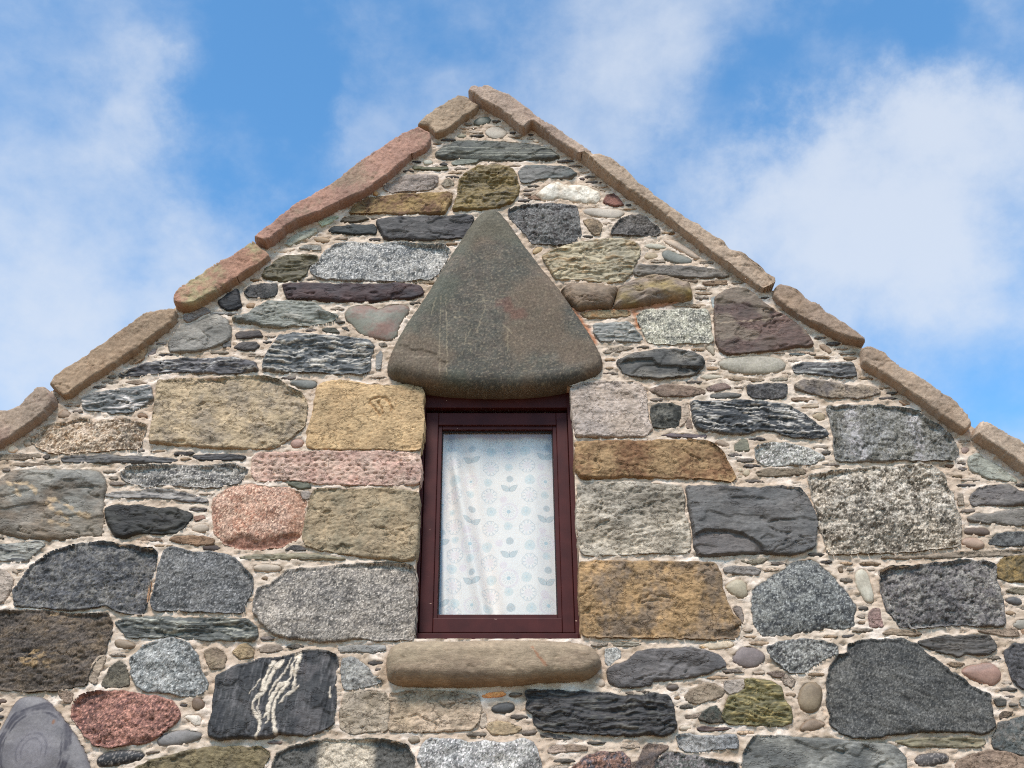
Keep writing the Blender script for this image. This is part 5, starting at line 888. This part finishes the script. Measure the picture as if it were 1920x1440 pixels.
# window reveal, body of the house
rg = .004
def reveal():
    y0, y1 = .004, .42
    x0, x1, z0, z1 = WX0-rg, WX1+rg, WZ0-rg, WZ1+rg
    def s(x, z): return x-(z-3.2)*SH
    V = []
    for y in (y0, y1): V += [(s(x0,z0),y,z0),(s(x1,z0),y,z0),(s(x1,z1),y,z1),(s(x0,z1),y,z1)]
    Q = [(0,1,5,4),(1,2,6,5),(2,3,7,6),(3,0,4,7)]
    c = np.tile(lin((190,174,152)), (8,1)); return mesh_obj('window_reveal', V, Q, c, MAT['mor'], cottage, False)
reveal()
LEN = 7.0
for s in (-1, 1):
    boxes('side_wall', [(s*HALF-.0 if s < 0 else HALF-.45, -HALF+.45 if s < 0 else HALF, .01, LEN, 0, EAVE)], M_PLASTER, cottage)
def prism(name, pts, y0, y1, mat):
    n = len(pts); V = [(x,y0,z) for x,z in pts]+[(x,y1,z) for x,z in pts]
    me = bpy.data.meshes.new(name); me.from_pydata(V, [], [tuple(range(n)), tuple(range(2*n-1,n-1,-1))]+[(i,i+n,(i+1)%n+n,(i+1)%n) for i in range(n)]); me.materials.append(mat); me.update()
    o = bpy.data.objects.new(name, me); COLL.objects.link(o); o.parent = cottage; return o
AP = (-.16, 5.26)
prism('back_wall', [(-HALF,0),(HALF,0),(HALF,EAVE),AP,(-HALF,EAVE)], LEN, LEN+.4, M_PLASTER)
prism('roof_slope', [(-HALF-.1,EAVE-.10),AP,(AP[0],AP[1]+.10),(-HALF-.1,EAVE)], .36, LEN+.3, M_SLATE)
prism('roof_slope', [(HALF+.1,EAVE-.10),(HALF+.1,EAVE),(AP[0],AP[1]+.10),AP], .36, LEN+.3, M_SLATE)

# ------------------------------------------------------------------ window
FY = .060; SY = .078; GY = .112
win = boxes('window', [(WX0-.03,WX0+.008,FY,FY+.07,WZ0,WZ1+.04),(WX1-.014,WX1+.03,FY,FY+.07,WZ0,WZ1+.04),(WX0+.008,WX1-.014,FY,FY+.07,3.664,WZ1+.04)], M_PAINT, cottage, .002, SH)
tag(win, 'small maroon painted casement window with a drawn curtain')
sill = boxes('frame_sill', [(WX0+.004,WX1-.004,FY-.012,FY+.07,WZ0+.008,2.706)], M_PAINT, win, .003, SH)
S0, S1, SB, ST = -.356, .234, 2.716, 3.650
P0, P1, PB, PT = -.288, .172, 2.790, 3.576
B0 = .016
boxes('stile', [(S0,P0-B0,SY,SY+.05,SB,ST)], M_PAINT, win, .003, SH)
boxes('stile', [(P1+B0,S1,SY,SY+.05,SB,ST)], M_PAINT, win, .003, SH)
boxes('rail', [(P0-B0+.0005,P1+B0-.0005,SY+.001,SY+.05,PT+B0,ST-.0005)], M_PAINT, win, .003, SH)
boxes('rail', [(P0-B0+.0005,P1+B0-.0005,SY+.001,SY+.05,SB+.0005,PB-B0)], M_PAINT, win, .003, SH)
boxes('glazing_bead', [(P0-B0,P0,SY+.010,SY+.045,PB-B0,PT+B0),(P1,P1+B0,SY+.010,SY+.045,PB-B0,PT+B0),(P0+.0004,P1-.0004,SY+.011,SY+.045,PT,PT+B0),(P0+.0004,P1-.0004,SY+.011,SY+.045,PB-B0,PB)], M_PAINT, win, .002, SH)
boxes('gasket', [(P0-.001,P0+.004,GY-.008,GY+.002,PB,PT),(P1-.004,P1+.001,GY-.008,GY+.002,PB,PT),(P0+.004,P1-.004,GY-.008,GY+.002,PT-.006,PT+.001),(P0+.004,P1-.004,GY-.008,GY+.002,PB-.001,PB+.003)], M_RUBBER, win, 0, SH)
boxes('pane', [(P0-.006,P1+.006,GY,GY+.004,PB-.006,PT+.006)], M_GLASS, win, 0, SH)

# ------------------------------------------------------------------ curtain
def curtain():
    h = .0019; x0, x1, z0, z1 = -.345, .225, 2.74, 3.66
    nx = int((x1-x0)/h)+1; nz = int((z1-z0)/h)+1
    gx, gz = np.meshgrid(x0+np.arange(nx)*h, z0+np.arange(nz)*h); X = gx.ravel(); Z = gz.ravel()
    s = (X-x0)/(x1-x0); t = (z1-Z)/(z1-z0)
    ph = s*2*math.pi
    y = .154 + .006*np.sin(ph*2.2+1.5*t+.4) + .003*np.sin(ph*5.0-2.0*t+1.0)
    # folds hanging slantwise from the upper left corner
    u = s-.10-.34*t; y += -.026*np.exp(-(u/.045)**2)*smooth(.05,.3,t)+.022*np.exp(-((u-.09)/.05)**2)*smooth(.05,.3,t)
    u2 = s-.06-.10*t; y += -.016*np.exp(-(u2/.03)**2)+.014*np.exp(-((u2-.07)/.035)**2)
    u3 = s-.93; y += .012*np.exp(-(u3/.05)**2)
    y += .0016*fbm(X*14, Z*5, 3, 3)
    base = lin((248,244,236)); col = np.tile(base, (len(X),1))
    def mix(m, rgb):
        nonlocal col
        col = col*(1-m[:,None])+lin(rgb)[None]*m[:,None]
    px = .0014
    for k, cx, cz, r in MOTIFS:
        w = (np.abs(X-cx) < r*1.7) & (np.abs(Z-cz) < r*1.7)
        if not w.any(): continue
        dx = X[w]-cx; dz = Z[w]-cz; rad = np.hypot(dx, dz); th = np.arctan2(dz, dx); m = np.zeros(len(X))
        if k in 'dkp':
            c = {'d':(186,210,210),'k':(150,168,170),'p':(232,214,222)}[k]
            m[w] = (1-smooth(r-px, r+px*1.5, rad*(1+.04*np.sin(3*th+cx*90))))*{'d':.42,'k':.52,'p':.45}[k]; mix(m, c)
            if k == 'd': m[:] = 0; m[w] = (1-smooth(r*.28,r*.28+px,rad))*.5; mix(m, (196,216,220))
        elif k == 'o':
            q = np.maximum(np.maximum(np.abs(dx), np.abs(dz)), (np.abs(dx)+np.abs(dz))*.74)
            m[w] = (1-smooth(.0008,.0022,np.abs(q-r)))*.42; mix(m, (160,174,178)); m[:] = 0
            m[w] = (1-smooth(r*.5,r*.5+px,rad))*.34; mix(m, (230,216,222)); m[:] = 0
            m[w] = (1-smooth(r*.14,r*.2,np.abs(rad-r*.76)))*(np.sin(th*10) > .55)*.55; mix(m, (186,198,204))
        elif k == 'f':
            m[w] = (1-smooth(r*.10,r*.16,np.abs(rad-r*.92)))*.36; mix(m, (226,210,218)); m[:] = 0
            m[w] = (1-smooth(r*.16,r*.22,np.abs(rad-r*.48)))*(np.sin(th*14) > .5)*.34; mix(m, (150,170,176)); m[:] = 0
            m[w] = (1-smooth(r*.2,r*.2+px,rad))*.8; mix(m, (180,204,208))
        elif k == 'l':
            for sg in (-1, 1):
                ax, az = sg*.78, .62; n_ = math.hypot(ax, az); ax /= n_; az /= n_
                a = dx*ax+dz*az; b = -dx*az*sg+dz*ax*sg; Ln = r*1.08; f = np.clip(a/Ln, 0, 1); hw = r*.27*np.sin(math.pi*f**.8)
                m[:] = 0; m[w] = (1-smooth(-px, px*.7, np.abs(b)-hw))*((a > 0) & (a < Ln))*.52; mix(m, (164,184,184))
                m[:] = 0; m[w] = (1-smooth(.0006,.0018,np.abs(np.abs(b)-hw)))*((a > 0) & (a < Ln))*.42; mix(m, (130,148,152))
            m[:] = 0; m[w] = (1-smooth(.0005,.0016,np.abs(dx)))*((dz > 0) & (dz < r*.6))*.7; mix(m, (130,148,152))
    idx = np.arange(nx*nz).reshape(nz, nx)
    Q = np.stack([idx[:-1,:-1].ravel(), idx[:-1,1:].ravel(), idx[1:,1:].ravel(), idx[1:,:-1].ravel()], 1)
    o = mesh_obj('curtain', np.stack([X, y, Z], 1), Q, col, M_CLOTH)
    tag(o, 'white cotton curtain with pastel flower and leaf print hanging inside the maroon window', 'curtain')
curtain()
